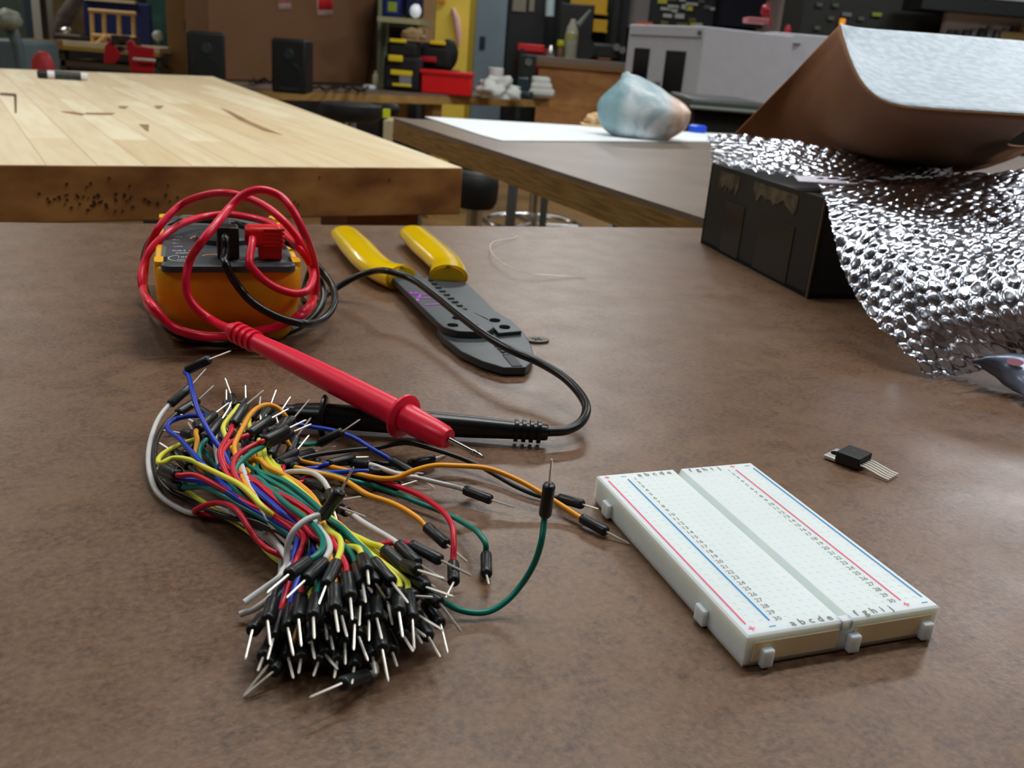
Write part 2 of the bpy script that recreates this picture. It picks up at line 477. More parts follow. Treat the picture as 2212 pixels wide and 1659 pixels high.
part('round_lump', MB().blob((p.x, p.y, TZ + 0.015), (0.018, 0.016, 0.012), 20, 12, 0.3, 1.0), mat('tan_wood', (214, 178, 130), 0.6, noise=0.2, scale=60), t)
part('flat_chip', MB().box((p.x - 0.004, p.y, TZ + 0.0045), (0.045, 0.03, 0.005), 0.1), MATS['tan_wood'], t, bevel=0.001)

# ================================================================== MULTIMETER
HZ = 0.035
fl = on(330, 577, HZ); fr = on(655, 577, HZ)
ux = (fr - fl).normalized(); uy = Vector((-ux.y, ux.x, 0)); wM = (fr - fl).length; LM = 0.112
rM = math.atan2(ux.y, ux.x)
base = fl + ux * wM / 2; base = Vector((base.x, base.y, TZ))
t = thing('multimeter', 'yellow handheld multimeter lying face up, wrapped in red and black test leads', 'multimeter', base, rM)
METER = t; MROT = rM; MBASE = base
def rrect(w_, l_, r, z, y0=0.0, n=5):
    out = []
    for cx, cy, a0 in ((w_ / 2 - r, y0 + l_ - r, 0), (-w_ / 2 + r, y0 + l_ - r, PI / 2), (-w_ / 2 + r, y0 + r, PI), (w_ / 2 - r, y0 + r, 1.5 * PI)):
        for k in range(n + 1):
            a_ = a0 + PI / 2 * k / n; out.append(Vector((cx + r * math.cos(a_), cy + r * math.sin(a_), z)))
    return out
def loft(mb, loops):
    n = len(loops[0]); vs = [v for l in loops for v in l]; fs = [tuple(range(n))[::-1], tuple(range((len(loops) - 1) * n, len(loops) * n))]
    for j in range(len(loops) - 1):
        for i in range(n):
            a_, b_ = j * n + i, j * n + (i + 1) % n; fs.append((a_, b_, b_ + n, a_ + n))
    return mb.add(vs, fs)
M_MY = mat('meter_yellow', (246, 176, 16), 0.42, noise=0.08, scale=30, sss=0.05)
M_MP = mat('meter_panel', (66, 71, 75), 0.4, noise=0.12, scale=60)
W_ = wM
loops = [rrect(W_ * 0.80, LM - 0.016, 0.008, 0.0002, 0.008), rrect(W_ * 0.86, LM - 0.011, 0.009, 0.003, 0.0055), rrect(W_ * 0.93, LM - 0.006, 0.010, 0.010, 0.003),
         rrect(W_ * 0.985, LM - 0.001, 0.009, 0.020, 0.0005), rrect(W_, LM, 0.008, 0.028, 0.0), rrect(W_, LM, 0.008, 0.0335, 0.0), rrect(W_ * 0.97, LM - 0.002, 0.007, 0.0345, 0.001)]
part('holster', loft(MB(), loops), M_MY, t, world=False, smooth=50)
for sx_ in (-1, 1):
    for yy in (0.004, LM - 0.012):
        part('holster_corner', loft(MB(), [[v + Vector((sx_ * (W_ / 2 - 0.0028), yy, 0)) for v in rrect(0.005, 0.010, 0.002, z)] for z in (0.030, 0.0355, 0.0362)]), M_MY, t, world=False, smooth=50)
lip = [rrect(W_ * 0.90, LM - 0.004, 0.004, z, -0.0012) for z in (0.0330, 0.0355)] + [rrect(W_ * 0.87, LM - 0.008, 0.003, 0.0362, 0.0008)]
pan = part('face_panel', loft(MB(), lip), M_MP, t, label='dark grey face panel with white print', world=False, smooth=40)
zt = 0.0363
part('display', loft(MB(), [rrect(W_ * 0.66, 0.026, 0.003, zt, 0.078), rrect(W_ * 0.64, 0.025, 0.003, zt + 0.0008, 0.0785)]), mat('lcd', (110, 118, 112), 0.15), t, world=False)
kn = MB().lathe([(0.0125, 0), (0.0125, 0.002), (0.0115, 0.003)], (0, 0.047, zt), 28)
part('rotary_dial', kn, mat('dial_grey', (48, 52, 55), 0.45), t, world=False)
part('dial_grip', MB().box((0, 0.047, zt + 0.005), (0.006, 0.023, 0.006)), mat('dial_grey'  , (48, 52, 55)), t, world=False, bevel=0.001)
# printed marks
mo = MB()
def arc(mb, c, r, w2, a0, a1, z, n=24):
    vs = []
    for i in range(n + 1):
        a_ = a0 + (a1 - a0) * i / n
        vs += [Vector((c[0] + (r - w2) * math.cos(a_), c[1] + (r - w2) * math.sin(a_), z)), Vector((c[0] + (r + w2) * math.cos(a_), c[1] + (r + w2) * math.sin(a_), z))]
    mb.add(vs, [(2 * i, 2 * i + 1, 2 * i + 3, 2 * i + 2) for i in range(n)])
arc(mo, (0, 0.047), 0.0150, 0.0003, 0.35, PI - 0.1, zt + 0.0001)
arc(mo, (-0.006, 0.013), 0.0045, 0.0003, 0.3, PI - 0.3, zt + 0.0001, 10)
part('orange_scale', mo, mat('orange_print', (226, 156, 40), 0.5), t, world=False)
mw = MB()
def tM(x, y, s): return Matrix.Translation((x, y, zt + 0.00012)) @ Matrix.Rotation(0, 4, 'Z')
for x, y, s, tx in ((-0.020, 0.032, .0022, 'OFF'), (-0.021, 0.039, .0026, 'V~'), (-0.021, 0.046, .0026, 'V='), (-0.020, 0.053, .0026, 'mV'), (0.020, 0.053, .0026, 'A='), (0.021, 0.046, .0026, 'A~'),
                    (-0.018, 0.024, .0030, 'CAT III'), (-0.018, 0.0195, .0030, '600V'), (-0.018, 0.012, .003, '10A'), (0.004, 0.009, .0026, 'COM'), (0.021, 0.009, .0026, 'V'), (-0.018, 0.007, .0022, 'MAX')):
    text_mesh(tx, s, tM(x, y, s), mw)
arc(mw, (-0.018, 0.010), 0.0058, 0.00018, PI * 0.6, PI * 1.7, zt + 0.0001, 16)
arc(mw, (0.008, 0.0112), 0.0075, 0.00018, PI * 1.1, PI * 1.9, zt + 0.0001, 16)
part('white_print', mw, mat('white_print', (215, 218, 220), 0.5), t, world=False)

def mw_pt(x, y, z):   # a point in the meter's own frame
    return base + ux * x + uy * y + Vector((0, 0, z))

def fp(px, py, off):
    """point seen at (px, py) on the upright plane 'off' metres in front of the meter's end"""
    d_ = ray(px, py); P_ = EYE + d_ * ((fl - uy * off - EYE).dot(uy) / d_.dot(uy)); P_.z = max(P_.z, TZ + 0.0016); return P_
# ---------------- test leads
M_RED = mat('lead_red', (230, 14, 56), 0.36, noise=0.06, spec=0.5, coat=0.1)
M_REDP = mat('plug_red', (228, 18, 26), 0.45, noise=0.06)
R_C = 0.0017
def plug_basis(p): return p
pb = on(493, 556, HZ + 0.0015)     # black plug foot
pr = on(583, 557, HZ + 0.0015)     # red plug foot
Z3 = Vector((0, 0, 1))
def p3(lst): return [q if isinstance(q, Vector) else pt(q) for q in lst]

# red lead
tr = thing('test_lead', 'red test lead coiled round the meter, its probe pointing to the right', 'test lead', (pr.x, pr.y, TZ + HZ), 0, 'test leads')
mb = MB().box(pr + Z3 * 0.003, (0.0095, 0.0095, 0.006), rM)
part('plug_base', mb, M_REDP, tr, bevel=0.0008)
mb = MB().box(pr + Z3 * 0.0095 - ux * 0.0025, (0.0150, 0.0105, 0.0085), rM)
pl = part('plug', mb, M_REDP, tr, bevel=0.0018)
mb = MB()
for k in range(5): mb.box(pr + Z3 * (0.0062 + k * 0.0017) + ux * 0.0015, (0.0085, 0.0111, 0.0008), rM)
part('grip_rib', mb, M_REDP, pl, bevel=0.0002)
s0 = pr + Z3 * 0.0095 - ux * 0.0075 - uy * 0.003
red_pts = [s0, s0 - uy * 0.004 - Z3 * 0.001] + p3([
    fp(539, 571, .0045), fp(548, 583, .004), fp(568, 603, .0035), fp(602, 624, .0035), fp(638, 634, .0035), fp(662, 629, .002), (675, 605, .028), (670, 571, .032), (646, 536, .0395),
    (614, 505, .042), (577, 480, .043), (529, 468, .043), (487, 463, .043), (443, 468, .042), (394, 483, .041), (358, 507, .038), (328, 536, .033), (311, 568, .027),
    (305, 605, .021), (314, 641, .015), fp(338, 678, .003), fp(377, 707, .004), fp(431, 723, .006), fp(492, 724, .005), fp(560, 714, .002), fp(622, 697, .002), fp(655, 672, .002),
    (674, 640, .014), (679, 605, .022), (664, 552, .036), (638, 507, .045), (602, 468, .052), (565, 441, .056), (529, 426, .058), (492, 417, .059), (443, 422, .056),
    (394, 441, .050), (363, 468, .045), (341, 495, .040), (320, 540, .030), (311, 600, .019), fp(330, 662, .007), fp(374, 708, .008), fp(436, 727, .0095), fp(520, 724, .007), fp(600, 706, .0045), fp(650, 682, .0035), (680, 640, .017),
    (683, 600, .026), (674, 548, .038), (656, 502, .049), (631, 453, .058), (602, 422, .063), (565, 410, .065), (529, 419, .063), (499, 446, .058), (468, 483, .053), (436, 522, .047), fp(411, 561, .003),
    fp(402, 605, .006), fp(406, 639, .008), fp(426, 668, .010), fp(455, 690, .013), (499, 712, .0220)])
part('cable', MB().tube(spline(red_pts, 8), R_C, 10, cap=True), M_RED, tr, smooth=60)
def probe(root, P0, P1, guard_f, mats, tip_dir=None, rel=1.0):
    """P0 cable end, P1 end of nose"""
    ax = P1 - P0; n = ax.normalized(); L_ = ax.length
    f = lambda q: P0 + ax * q
    up = n.cross(Vector((0, 0, 1))).normalized()
    prof = [(0, 0.0028), (0.01, 0.0031), (0.10, 0.0033), (0.16, 0.0035), (0.3, 0.0041), (0.55, 0.0046), (guard_f - 0.12, 0.0046), (guard_f, 0.0046)]
    h = part('handle', MB().tube([f(a_) for a_, r in prof], [r * rel for a_, r in prof], 24, flat=(1.0, 0.96)), mats, root, smooth=40)
    for k in range(4):
        c_ = 0.035 + k * 0.03
        part('strain_ridge', MB().tube([f(c_ - 0.009), f(c_ - 0.007), f(c_ + 0.007), f(c_ + 0.009)], [0.0032 * rel, 0.0041 * rel, 0.0041 * rel, 0.0032 * rel], 20), mats, h, smooth=40)
    g = [(guard_f - 0.006, 0.0046), (guard_f - 0.004, 0.0066), (guard_f + 0.004, 0.0074), (guard_f + 0.012, 0.0074), (guard_f + 0.018, 0.0064), (guard_f + 0.020, 0.004)]
    part('finger_guard', MB().tube([f(a_) for a_, r in g], [r * rel for a_, r in g], 32), mats, root, smooth=40)
    ns = [(guard_f + 0.01, 0.0049), (0.9, 0.0044), (0.985, 0.0037), (1.0, 0.0031)]
    part('nose', MB().tube([f(a_) for a_, r in ns], [r * rel for a_, r in ns], 24), mats, root, smooth=40)
    return n
P0 = on(499, 712, 0.0215); P1 = on(968, 948, 0.0125)
# the nose's end is placed a little nearer so that the probe rests on the black probe below it
n = probe(tr, P0, P1, 0.815, M_RED)
tipm = [(0, 0.0009), (0.0102, 0.0009), (0.0104, 0.0012), (0.0116, 0.0012), (0.0118, 0.0008), (0.0128, 0.0010), (0.016, 0.0002)]
tip_end = on(1047, 990, 0.0065); dv = (tip_end - P1).normalized(); Lt = (tip_end - P1).length / 0.016
part('metal_tip', MB().tube([P1 + dv * a_ * Lt for a_, r in tipm], [r for a_, r in tipm], 14), M_STEEL, tr, label='bright metal probe tip', smooth=40)

# black lead
tb = thing('test_lead', 'black test lead looping from the meter over the crimper to the black probe', 'test lead', (pb.x, pb.y, TZ + HZ), 0, 'test leads')
part('plug', MB().box(pb + Z3 * 0.0068, (0.0088, 0.0095, 0.0136), rM), M_BLK, tb, bevel=0.001)
mbk = MB()
for k in range(4): mbk.box(pb + Z3 * (0.002 + k * 0.002) + ux * 0.0002, (0.0092, 0.0098, 0.0007), rM)
s0 = pb + Z3 * 0.010 - uy * 0.0045 - ux * 0.0012
black_pts = [s0, s0 - uy * 0.0030 - Z3 * 0.0008, s0 - uy * 0.0050 - Z3 * 0.0045] + p3([
    fp(485, 560, .001), fp(489, 573, .004), fp(499, 595, .0045), fp(519, 625, .005), fp(541, 649, .0075), fp(572, 671, .010), fp(614, 690, .0115), fp(655, 699, .0105), (690, 694, .0095), (714, 673, .010),
    (723, 646, .013), (716, 615, .017), (694, 585, .022), (660, 549, .030), (626, 526, .0375), (577, 505, .039), (541, 493, .039), (504, 482, .0385), (460, 476, .0385), (425, 474, .0385), (392, 478, .038), (356, 494, .034), (328, 516, .028), (314, 545, .022), (309, 600, .012),
    (325, 660, .0035), fp(372, 716, .003), (430, 738, .0017), (504, 741, .0017), (560, 735, .0017), (602, 724, .002), (651, 704, .004), (684, 676, .007), (698, 646, .011), (694, 612, .016), (676, 582, .021), (668, 590, .014),
    (655, 640, .0045), (665, 655, .004), (690, 646, .004), (724, 624, .0065), (765, 600, .012), (807, 586, .017), (839, 586, .020), (883, 600, .019), (940, 639, .017), (998, 686, .0155), (1056, 729, .0145), (1114, 761, .0135),
    (1157, 779, .0125), (1215, 813, .011), (1253, 851, .009), (1267, 882, .0075), (1254, 913, .006), (1220, 930, .005), (1183, 933, .005)])
part('cable', MB().tube(spline(black_pts, 8), R_C, 10), M_BLKG, tb, smooth=60)
B0 = on(1183, 934, 0.0046); B1 = on(632, 893, 0.006)
probe(tb, B0, B1, 0.872, M_BLKG, rel=0.98)
part('tip_cover', MB().tube([B1, B1 + (B1 - B0).normalized() * 0.008], [0.003, 0.0022], 16), M_BLKG, tb)

# ================================================================== CRIMPER
M_CR = mat('tool_gunmetal', (66, 72, 76), 0.42, 0.35, noise=0.15, scale=80)
M_CY = mat('grip_yellow', (242, 200, 0), 0.2, noise=0.04, coat=0.5, scale=30)
cb = on(960, 640, 0)
t = thing('wire_crimper', 'flat dark crimping tool with two yellow handles lying open under the black lead', 'pliers', (cb.x, cb.y, TZ))
S = lambda x, y: (680 + x / 3.456, 460 + y / 3.456)
def plate(pxs, z0, z1):
    mb = MB(); P = [on(*S(x, y), z1) for x, y in pxs]
    return mb.prism([(p.x, p.y) for p in P], TZ + z0, TZ + z1)
lower = [(820, 475), (1125, 515), (1240, 620), (1350, 730), (1470, 800), (1560, 890), (1615, 985), (1636, 1060), (1610, 1120), (1575, 1150), (1410, 1152), (1250, 1105), (1090, 1030), (960, 925), (915, 860), (930, 760), (900, 640)]
part('jaw_plate', plate(lower, 0.0008, 0.0042), M_CR, t, bevel=0.0004)
upper = [(575, 478), (770, 465), (835, 490), (920, 580), (1010, 665), (1100, 715), (1190, 745), (1300, 800), (1340, 850), (1300, 880), (1180, 885), (1060, 880), (960, 850), (905, 805), (840, 740), (700, 600)]
part('arm_plate', plate(upper, 0.0042, 0.0075), M_CR, t, bevel=0.0004)
upper2 = [(1120, 735), (1355, 740), (1470, 800), (1545, 880), (1370, 895), (1330, 850), (1290, 790), (1190, 745)]
part('pivot_plate', plate(upper2, 0.0042, 0.0060), M_CR, t, bevel=0.0003)
mb = MB()
for x, y, z in ((1065, 785, .0075), (1030, 838, .0075), (1200, 775, .0062), (1345, 800, .0062), (1418, 850, .0062), (1180, 838, .0075)):
    p = on(*S(x, y), z); mb.lathe([(0.0026, 0), (0.0026, 0.0003), (0.0022, 0.0003)], (p.x, p.y, TZ + z - 0.0001), 18)
part('screw_hole', mb, mat('hole_black', (5, 6, 7), 0.9, spec=0.05), t)
mb = MB()
for i in range(9):
    f = i / 8; x = 860 + 250 * f; y = 505 + 215 * f
    p = on(*S(x, y), .0043); mb.box((p.x, p.y, TZ + .0045), (0.003, 0.0022, 0.0008), 0.4)
part('cutting_tooth', mb, mat('tooth_black', (20, 22, 24), 0.5), t)
mb = MB()
for i in range(7):
    f = i / 6; x = 1300 + 130 * f; y = 930 + 125 * f
    p = on(*S(x, y), .0044); mb.box((p.x, p.y, TZ + .0044), (0.0024, 0.002, 0.0005), 0.6)
pa_, pb_ = on(*S(1440, 1058), .0044), on(*S(1512, 1142), .0044)
mb.box(((pa_ + pb_) / 2).xy.to_3d() + Vector((0, 0, TZ + .0043)), ((pb_ - pa_).length, 0.0045, 0.0004), math.atan2((pb_ - pa_).y, (pb_ - pa_).x))
part('crimp_notch', mb, MATS['tooth_black'], t)
# purple ITP lettering
mb = MB()
def stroke(mb, pl_, wpx, z):
    for i in range(len(pl_) - 1):
        a_, b_ = on(*S(*pl_[i]), z), on(*S(*pl_[i + 1]), z)
        d_ = (b_ - a_).normalized(); n_ = Vector((-d_.y, d_.x, 0)) * wpx; e = d_ * wpx * 0.6
        mb.add([a_ - e + n_, a_ - e - n_, b_ + e - n_, b_ + e + n_], [(0, 1, 2, 3)])
zi = 0.0077; wi = 0.00065
stroke(mb, [(830, 684), (945, 679)], wi, zi)
stroke(mb, [(778, 634), (888, 633)], wi, zi); stroke(mb, [(766, 655), (772, 634), (788, 612)], wi, zi)
stroke(mb, [(715, 603), (860, 606)], wi, zi); stroke(mb, [(715, 603), (722, 588), (748, 588), (762, 604)], wi, zi)
part('purple_marking', mb, mat('purple_ink', (170, 70, 190), 0.6), t)
# grips
def grip(cl, z0, wid):
    P = [on(x, y, z) for x, y, z in cl]; sp = spline(P, 6); n = len(sp)
    rad = []
    for i in range(n):
        f = i / (n - 1)
        f2 = f * (len(wid) - 1); k = min(int(f2), len(wid) - 2); rad.append(wid[k] + (wid[k + 1] - wid[k]) * (f2 - k))
    # rounded far end
    d0 = (sp[0] - sp[1]).normalized()
    sp = [sp[0] + d0 * 0.0055, sp[0] + d0 * 0.0045, sp[0] + d0 * 0.0025] + sp; rad = [rad[0] * 0.45, rad[0] * 0.75, rad[0] * 0.93] + rad
    d1_ = (sp[-1] - sp[-2]).normalized()
    sp += [sp[-1] + d1_ * 0.001, sp[-1] - d1_ * 0.006]; rad += [rad[-1] * 0.82, rad[-1] * 0.7]
    return MB().tube(sp, rad, 28, flat=(1.0, 0.62), cap=True)
part('handle_grip', grip([(745, 507, .007), (772, 536, .007), (800, 566, .007), (832, 588, .0068), (866, 600, .0066)], 0, [0.0095, 0.0104, 0.0100, 0.0098, 0.0112]), M_CY, t, smooth=60)
part('handle_grip', grip([(893, 506, .007), (923, 534, .007), (950, 558, .007), (966, 576, .0068), (969, 597, .0064)], 0, [0.0098, 0.0106, 0.0102, 0.0098, 0.0108]), M_CY, t, smooth=60)
for hp, tang in (((850, 600), [(560, 480), (800, 475), (760, 430), (600, 430)]), ((969, 590), [(840, 480), (1110, 500), (1060, 440), (900, 430)])):
    part('handle_tang', plate(tang, 0.0035, 0.0072 if hp[0] < 900 else 0.0044), M_CR, t)

# ================================================================== BREADBOARD
# corner and direction of the board as found from its proportions (54.5 x 82.5 mm)
BO = Vector((0.0569, 0.1741, TZ)); BR = 0.3616; BW, BL, BH = 0.0545, 0.0825, 0.0088
t = thing('breadboard', 'white half size solderless breadboard with red and blue rail lines on the brown bench', 'breadboard', BO, BR)
M_BB = mat('abs_white', (228, 238, 238), 0.42, noise=0.03, scale=60, sss=0.7)
M_BBS = mat('abs_cream', (226, 222, 204), 0.5, noise=0.04, sss=0.3)
mb = MB()
colsx = [13.28 + 2.54 * i for i in range(5)] + [31.06 + 2.54 * i for i in range(5)]
rail = [4.0, 6.5, 48.2, 50.7]
rows = [82.5 / 2 + 2.54 * (i - 14.5) for i in range(30)]
xs_holes = {}
for c_ in colsx: xs_holes[c_] = rows
rrows = [82.5 / 2 + 2.54 * (i - 14.5) + 0.0 for i in range(30) if i % 6 != 5]
for c_ in rail: xs_holes[c_] = rrows
hw = 0.5; hd = 0.13; top_z = BH * 1000
def q(mb, pts_): mb.add([Vector(p) / 1000 for p in pts_], [tuple(range(len(pts_)))])
# strips along the board: the central groove from 25.6 to 28.9
GA, GB = 25.75, 28.75
edges = sorted(xs_holes)
x = 0.0
segs = []
for c_ in edges:
    segs.append(('plain', x, c_ - hw)); segs.append(('hole', c_ - hw, c_ + hw, c_)); x = c_ + hw
segs.append(('plain', x, 54.5))
e = 0.5
for s_ in segs:
    if s_[0] == 'plain':
        parts_ = [(s_[1], s_[2])]
        if s_[1] < GA < s_[2]: parts_ = [(s_[1], GA), (GB, s_[2])]
        for x0, x1 in parts_: q(mb, [(max(x0, e), e, top_z), (min(x1, 54.5 - e), e, top_z), (min(x1, 54.5 - e), 82.5 - e, top_z), (max(x0, e), 82.5 - e, top_z)])
    else:
        x0, x1 = s_[1], s_[2]; y = e
        for r_ in xs_holes[s_[3]]:
            q(mb, [(x0, y, top_z), (x1, y, top_z), (x1, r_ - hw, top_z), (x0, r_ - hw, top_z)])
            y0, y1 = r_ - hw, r_ + hw; zb = top_z - hd; i_ = 0.15
            q(mb, [(x0, y0, top_z), (x1, y0, top_z), (x1 - i_, y0 + i_, zb), (x0 + i_, y0 + i_, zb)])
            q(mb, [(x1, y0, top_z), (x1, y1, top_z), (x1 - i_, y1 - i_, zb), (x1 - i_, y0 + i_, zb)])
            q(mb, [(x1, y1, top_z), (x0, y1, top_z), (x0 + i_, y1 - i_, zb), (x1 - i_, y1 - i_, zb)])
            q(mb, [(x0, y1, top_z), (x0, y0, top_z), (x0 + i_, y0 + i_, zb), (x0 + i_, y1 - i_, zb)])
            q(mb, [(x0 + i_, y0 + i_, zb), (x1 - i_, y0 + i_, zb), (x1 - i_, y1 - i_, zb), (x0 + i_, y1 - i_, zb)])
            y = r_ + hw
        q(mb, [(x0, y, top_z), (x1, y, top_z), (x1, 82.5 - e, top_z), (x0, 82.5 - e, top_z)])
gz = top_z - 2.6
q(mb, [(GA, e, top_z), (GA, 82.5 - e, top_z), (GA + .5, 82.5, gz), (GA + .5, 0.0, gz)]); q(mb, [(GB, 82.5 - e, top_z), (GB, e, top_z), (GB - .5, 0.0, gz), (GB - .5, 82.5, gz)])
q(mb, [(GA + .5, 0, gz), (GB - .5, 0, gz), (GB - .5, 82.5, gz), (GA + .5, 82.5, gz)])
# chamfer and sides
zc = top_z - e; zb = 1.0
for y0, y1, ys in ((e, 0, 1), (82.5 - e, 82.5, -1)):
    for xa, xb in ((e, GA), (GB, 54.5 - e)):
        xa2 = 0 if xa == e else xa; xb2 = 54.5 if xb > 50 else xb
        L1 = [(xa, y0, top_z), (xb, y0, top_z), (xb2, y1, zc), (xa2, y1, zc)]; q(mb, L1 if ys < 0 else L1[::-1])
        L1 = [(xa2, y1, zc), (xb2, y1, zc), (xb2, y1, gz), (xa2, y1, gz)]; q(mb, L1 if ys < 0 else L1[::-1])
    L1 = [(0, y1, gz), (54.5, y1, gz), (54.5, y1, zb), (0, y1, zb)]; q(mb, L1 if ys < 0 else L1[::-1])
for x0, x1 in ((e, 0), (54.5 - e, 54.5)):
    q(mb, [(x0, e, top_z), (x0, 82.5 - e, top_z), (x1, 82.5, zc), (x1, 0, zc)]); q(mb, [(x1, 0, zc), (x1, 82.5, zc), (x1, 82.5, zb), (x1, 0, zb)])
q(mb, [(0, 0, zb), (54.5, 0, zb), (54.5, 82.5, zb), (0, 82.5, zb)])
mb.box((0.02725, 0.0010, 0.0070), (0.0030, 0.0020, 0.00355))
part('board_body', mb, M_BB, t, world=False, smooth=20)
part('adhesive_backing', MB().box((BW / 2, BL / 2, 0.00055), (BW - 0.001, BL - 0.001, 0.0009)), mat('foam_tape', (205, 198, 176), 0.8), t, world=False)
for x_ in (5.5, 29.5, 51.0):
    part('dovetail_tab', MB().box((x_ / 1000, -0.0009, 0.0029), (0.0030, 0.0019, 0.0046)), M_BB, t, world=False, bevel=0.0004)
for y_ in (17.5, 72.0):
    part('side_notch', MB().box((-0.0007, y_ / 1000, 0.0029), (0.0016, 0.0042, 0.0044)), M_BB, t, world=False, bevel=0.0004)
for xa, xb in ((0.0022, 0.0252), (0.0300, 0.0525)):
    part('end_light_tint', MB().box(((xa + xb) / 2, -0.00005, 0.0042), (xb - xa, 0.0004, 0.0052)), mat('light_tint_cream', (246, 224, 176), 0.6, noise=0.1, scale=60), t, label='cream tint standing for light through the board end', world=False, bevel=0.0002)  # cream colour stands for light passing through the white body
zl = BH + 0.00006
def line(x_, y0, y1, w_=0.00045): return MB().box((x_ / 1000, (y0 + y1) / 2000, zl), (w_, (y1 - y0) / 1000, 0.00008))
M_PR = mat('print_red', (240, 96, 130), 0.5); M_PB = mat('print_blue', (20, 140, 205), 0.5)
for x_, mm_, nm in ((2.1, M_PR, 'red'), (8.5, M_PB, 'blue'), (46.2, M_PR, 'red'), (52.7, M_PB, 'blue')):
    part('rail_line', line(x_, 4.2, 78.3), mm_, t, label=nm + ' rail line', world=False)
mk_ = MB()
def T2(x_, y_): return Matrix.Translation((x_ / 1000, y_ / 1000, zl + 0.00002))
for i, ch in enumerate('abcdefghij'):
    for y_ in (1.95, 80.3): text_mesh(ch, 0.0030, T2(colsx[i], y_), mk_, 0.00005)
for i in range(30):
    for x_ in (10.9, 43.7): text_mesh(str(30 - i), 0.0021, T2(x_, rows[i]), mk_)
part('printed_letters', mk_, mat('print_grey', (112, 118, 120), 0.6), t, world=False)
for ch, x_, mm_ in (('+', 2.6, M_PR), ('–', 7.9, M_PB), ('+', 46.4, M_PR), ('–', 51.6, M_PB)):
    m2 = MB()
    for y_ in (2.2, 80.4): text_mesh(ch, 0.0034, T2(x_, y_), m2, 0.00004)
    part('polarity_mark', m2, mm_, t, world=False)

# ================================================================== TRANSISTOR
p0 = on(1800, 985, 0.0); p1 = on(1885, 1002, 0.0)
tp = on(1843, 992, 0); ang = math.atan2(-0.012, 0.021)
ld = (on(1933, 1024, 0) - on(1868, 1000, 0)); ang = math.atan2(ld.y, ld.x)
tc_ = on(1842, 994, 0.0015)
t = thing('power_transistor', 'small black five legged power transistor with metal tab right of the breadboard', 'transistor', (tc_.x, tc_.y, TZ), ang)
part('package', MB().box((0, 0, 0.0026), (0.0088, 0.0098, 0.0042)), mat('epoxy_black', (20, 21, 22), 0.5, noise=0.2, scale=300), t, world=False, bevel=0.0004)
tab = MB().box((-0.0060, 0, 0.0011), (0.0052, 0.0096, 0.0012))
part('metal_tab', tab, mat('tab_metal', (215, 215, 212), 0.35, 0.7), t, world=False, bevel=0.0002)
part('tab_hole', MB().lathe([(0.0018, 0), (0.0018, 0.0002)], (-0.0064, 0, 0.00165), 18), MATS['hole_black'], t, world=False)
for k in range(5):
    y_ = (k - 2) * 0.0018
    part('leg', MB().tube([(0.0044, y_, 0.0022), (0.0062, y_, 0.0022), (0.0125, y_, 0.0010), (0.0150, y_, 0.0009)], 0.00042, 6), M_PIN, t, world=False)
mtxt = MB(); text_mesh('TIP', 0.0014, Matrix.Translation((-0.0010, 0.0012, 0.00475)) @ Matrix.Rotation(-PI / 2, 4, 'Z'), mtxt)
part('package_print', mtxt, mat('print_faint', (90, 90, 88), 0.6), t, world=False)

# ================================================================== LOOSE THIN WIRE AND TAG ON THE BENCH
K = lambda x, y, z: on(*S(x, y), z)
w1 = spline([K(1515, 170, .001), (K(1480, 190, .001)), K(1400, 200, .002), K(1330, 220, .003), K(1308, 255, .004), K(1330, 310, .004), K(1390, 365, .004), K(1460, 405, .004), K(1550, 435, .004), K(1640, 455, .003), K(1760, 465, .002), K(1900, 475, .001), K(2035, 484, .0006)], 6)
solo('fine_wire', MB().tube(w1, 0.00028, 6), M_PIN, 'thin curled bare wire lying on the bench right of the crimper', 'wire')
p = on(1160, 737, 0.0)
t = thing('small_tag', 'tiny flat oval grey tag lying by the nose of the crimper', 'tag', (p.x, p.y, TZ), 0.3)
mb = MB(); n = 20
mb.prism([(0.0058 * math.cos(2 * PI * i / n), 0.0042 * math.sin(2 * PI * i / n)) for i in range(n)], 0.0002, 0.001)
part('disc', mb, mat('tag_grey', (88, 80, 70), 0.5), t, world=False)
mb = MB()
mb.box((0, 0, 0.0011), (0.0052, 0.0007, 0.0003), 0.9); mb.box((0, 0, 0.0011), (0.0052, 0.0007, 0.0003), -0.5)
part('cross_mark', mb, MATS['tooth_black'], t, world=False)
# ================================================================== JUMPER WIRES
WC = {'red': (200, 8, 44), 'blue': (12, 54, 176), 'green': (0, 118, 104), 'yellow': (226, 224, 70), 'orange': (240, 160, 30), 'white': (208, 208, 206), 'black': (30, 31, 30)}
M_W = {k: mat('wire_' + k, v, 0.36, noise=0.05, spec=0.5) for k, v in WC.items()}
M_HS = mat('heat_shrink', (26, 30, 31), 0.36, noise=0.25, scale=150, bump=0.00008, bscale=500)
RW, RH, RP, LH, LP = 0.00078, 0.00155, 0.00032, 0.0095, 0.0072
def reach(B, px, py, L, zmin, prefer=None):
    """the point at distance L from B that is seen at (px, py); of the two the one most level with B"""
    d = ray(px, py).normalized(); v = EYE - B
    bb = v.dot(d); cc = v.dot(v) - L * L; disc = bb * bb - cc
    if disc < 0: c_ = [EYE + d * (-bb)]
    else: c_ = [EYE + d * (-bb - math.sqrt(disc)), EYE + d * (-bb + math.sqrt(disc))]
    if prefer == 'n': P = c_[0]
    elif prefer == 'f': P = c_[-1]
    else: P = min(c_, key=lambda p: abs(p.z - B.z))
    if P.z < TZ + zmin: P = on(px, py, zmin)
    D = P - B
    if D.length > L * 1.25: P = B + D.normalized() * L * 1.25
    if D.length < L * 0.5: P = B + D.normalized() * L * 0.5
    return P
SEEN = {}
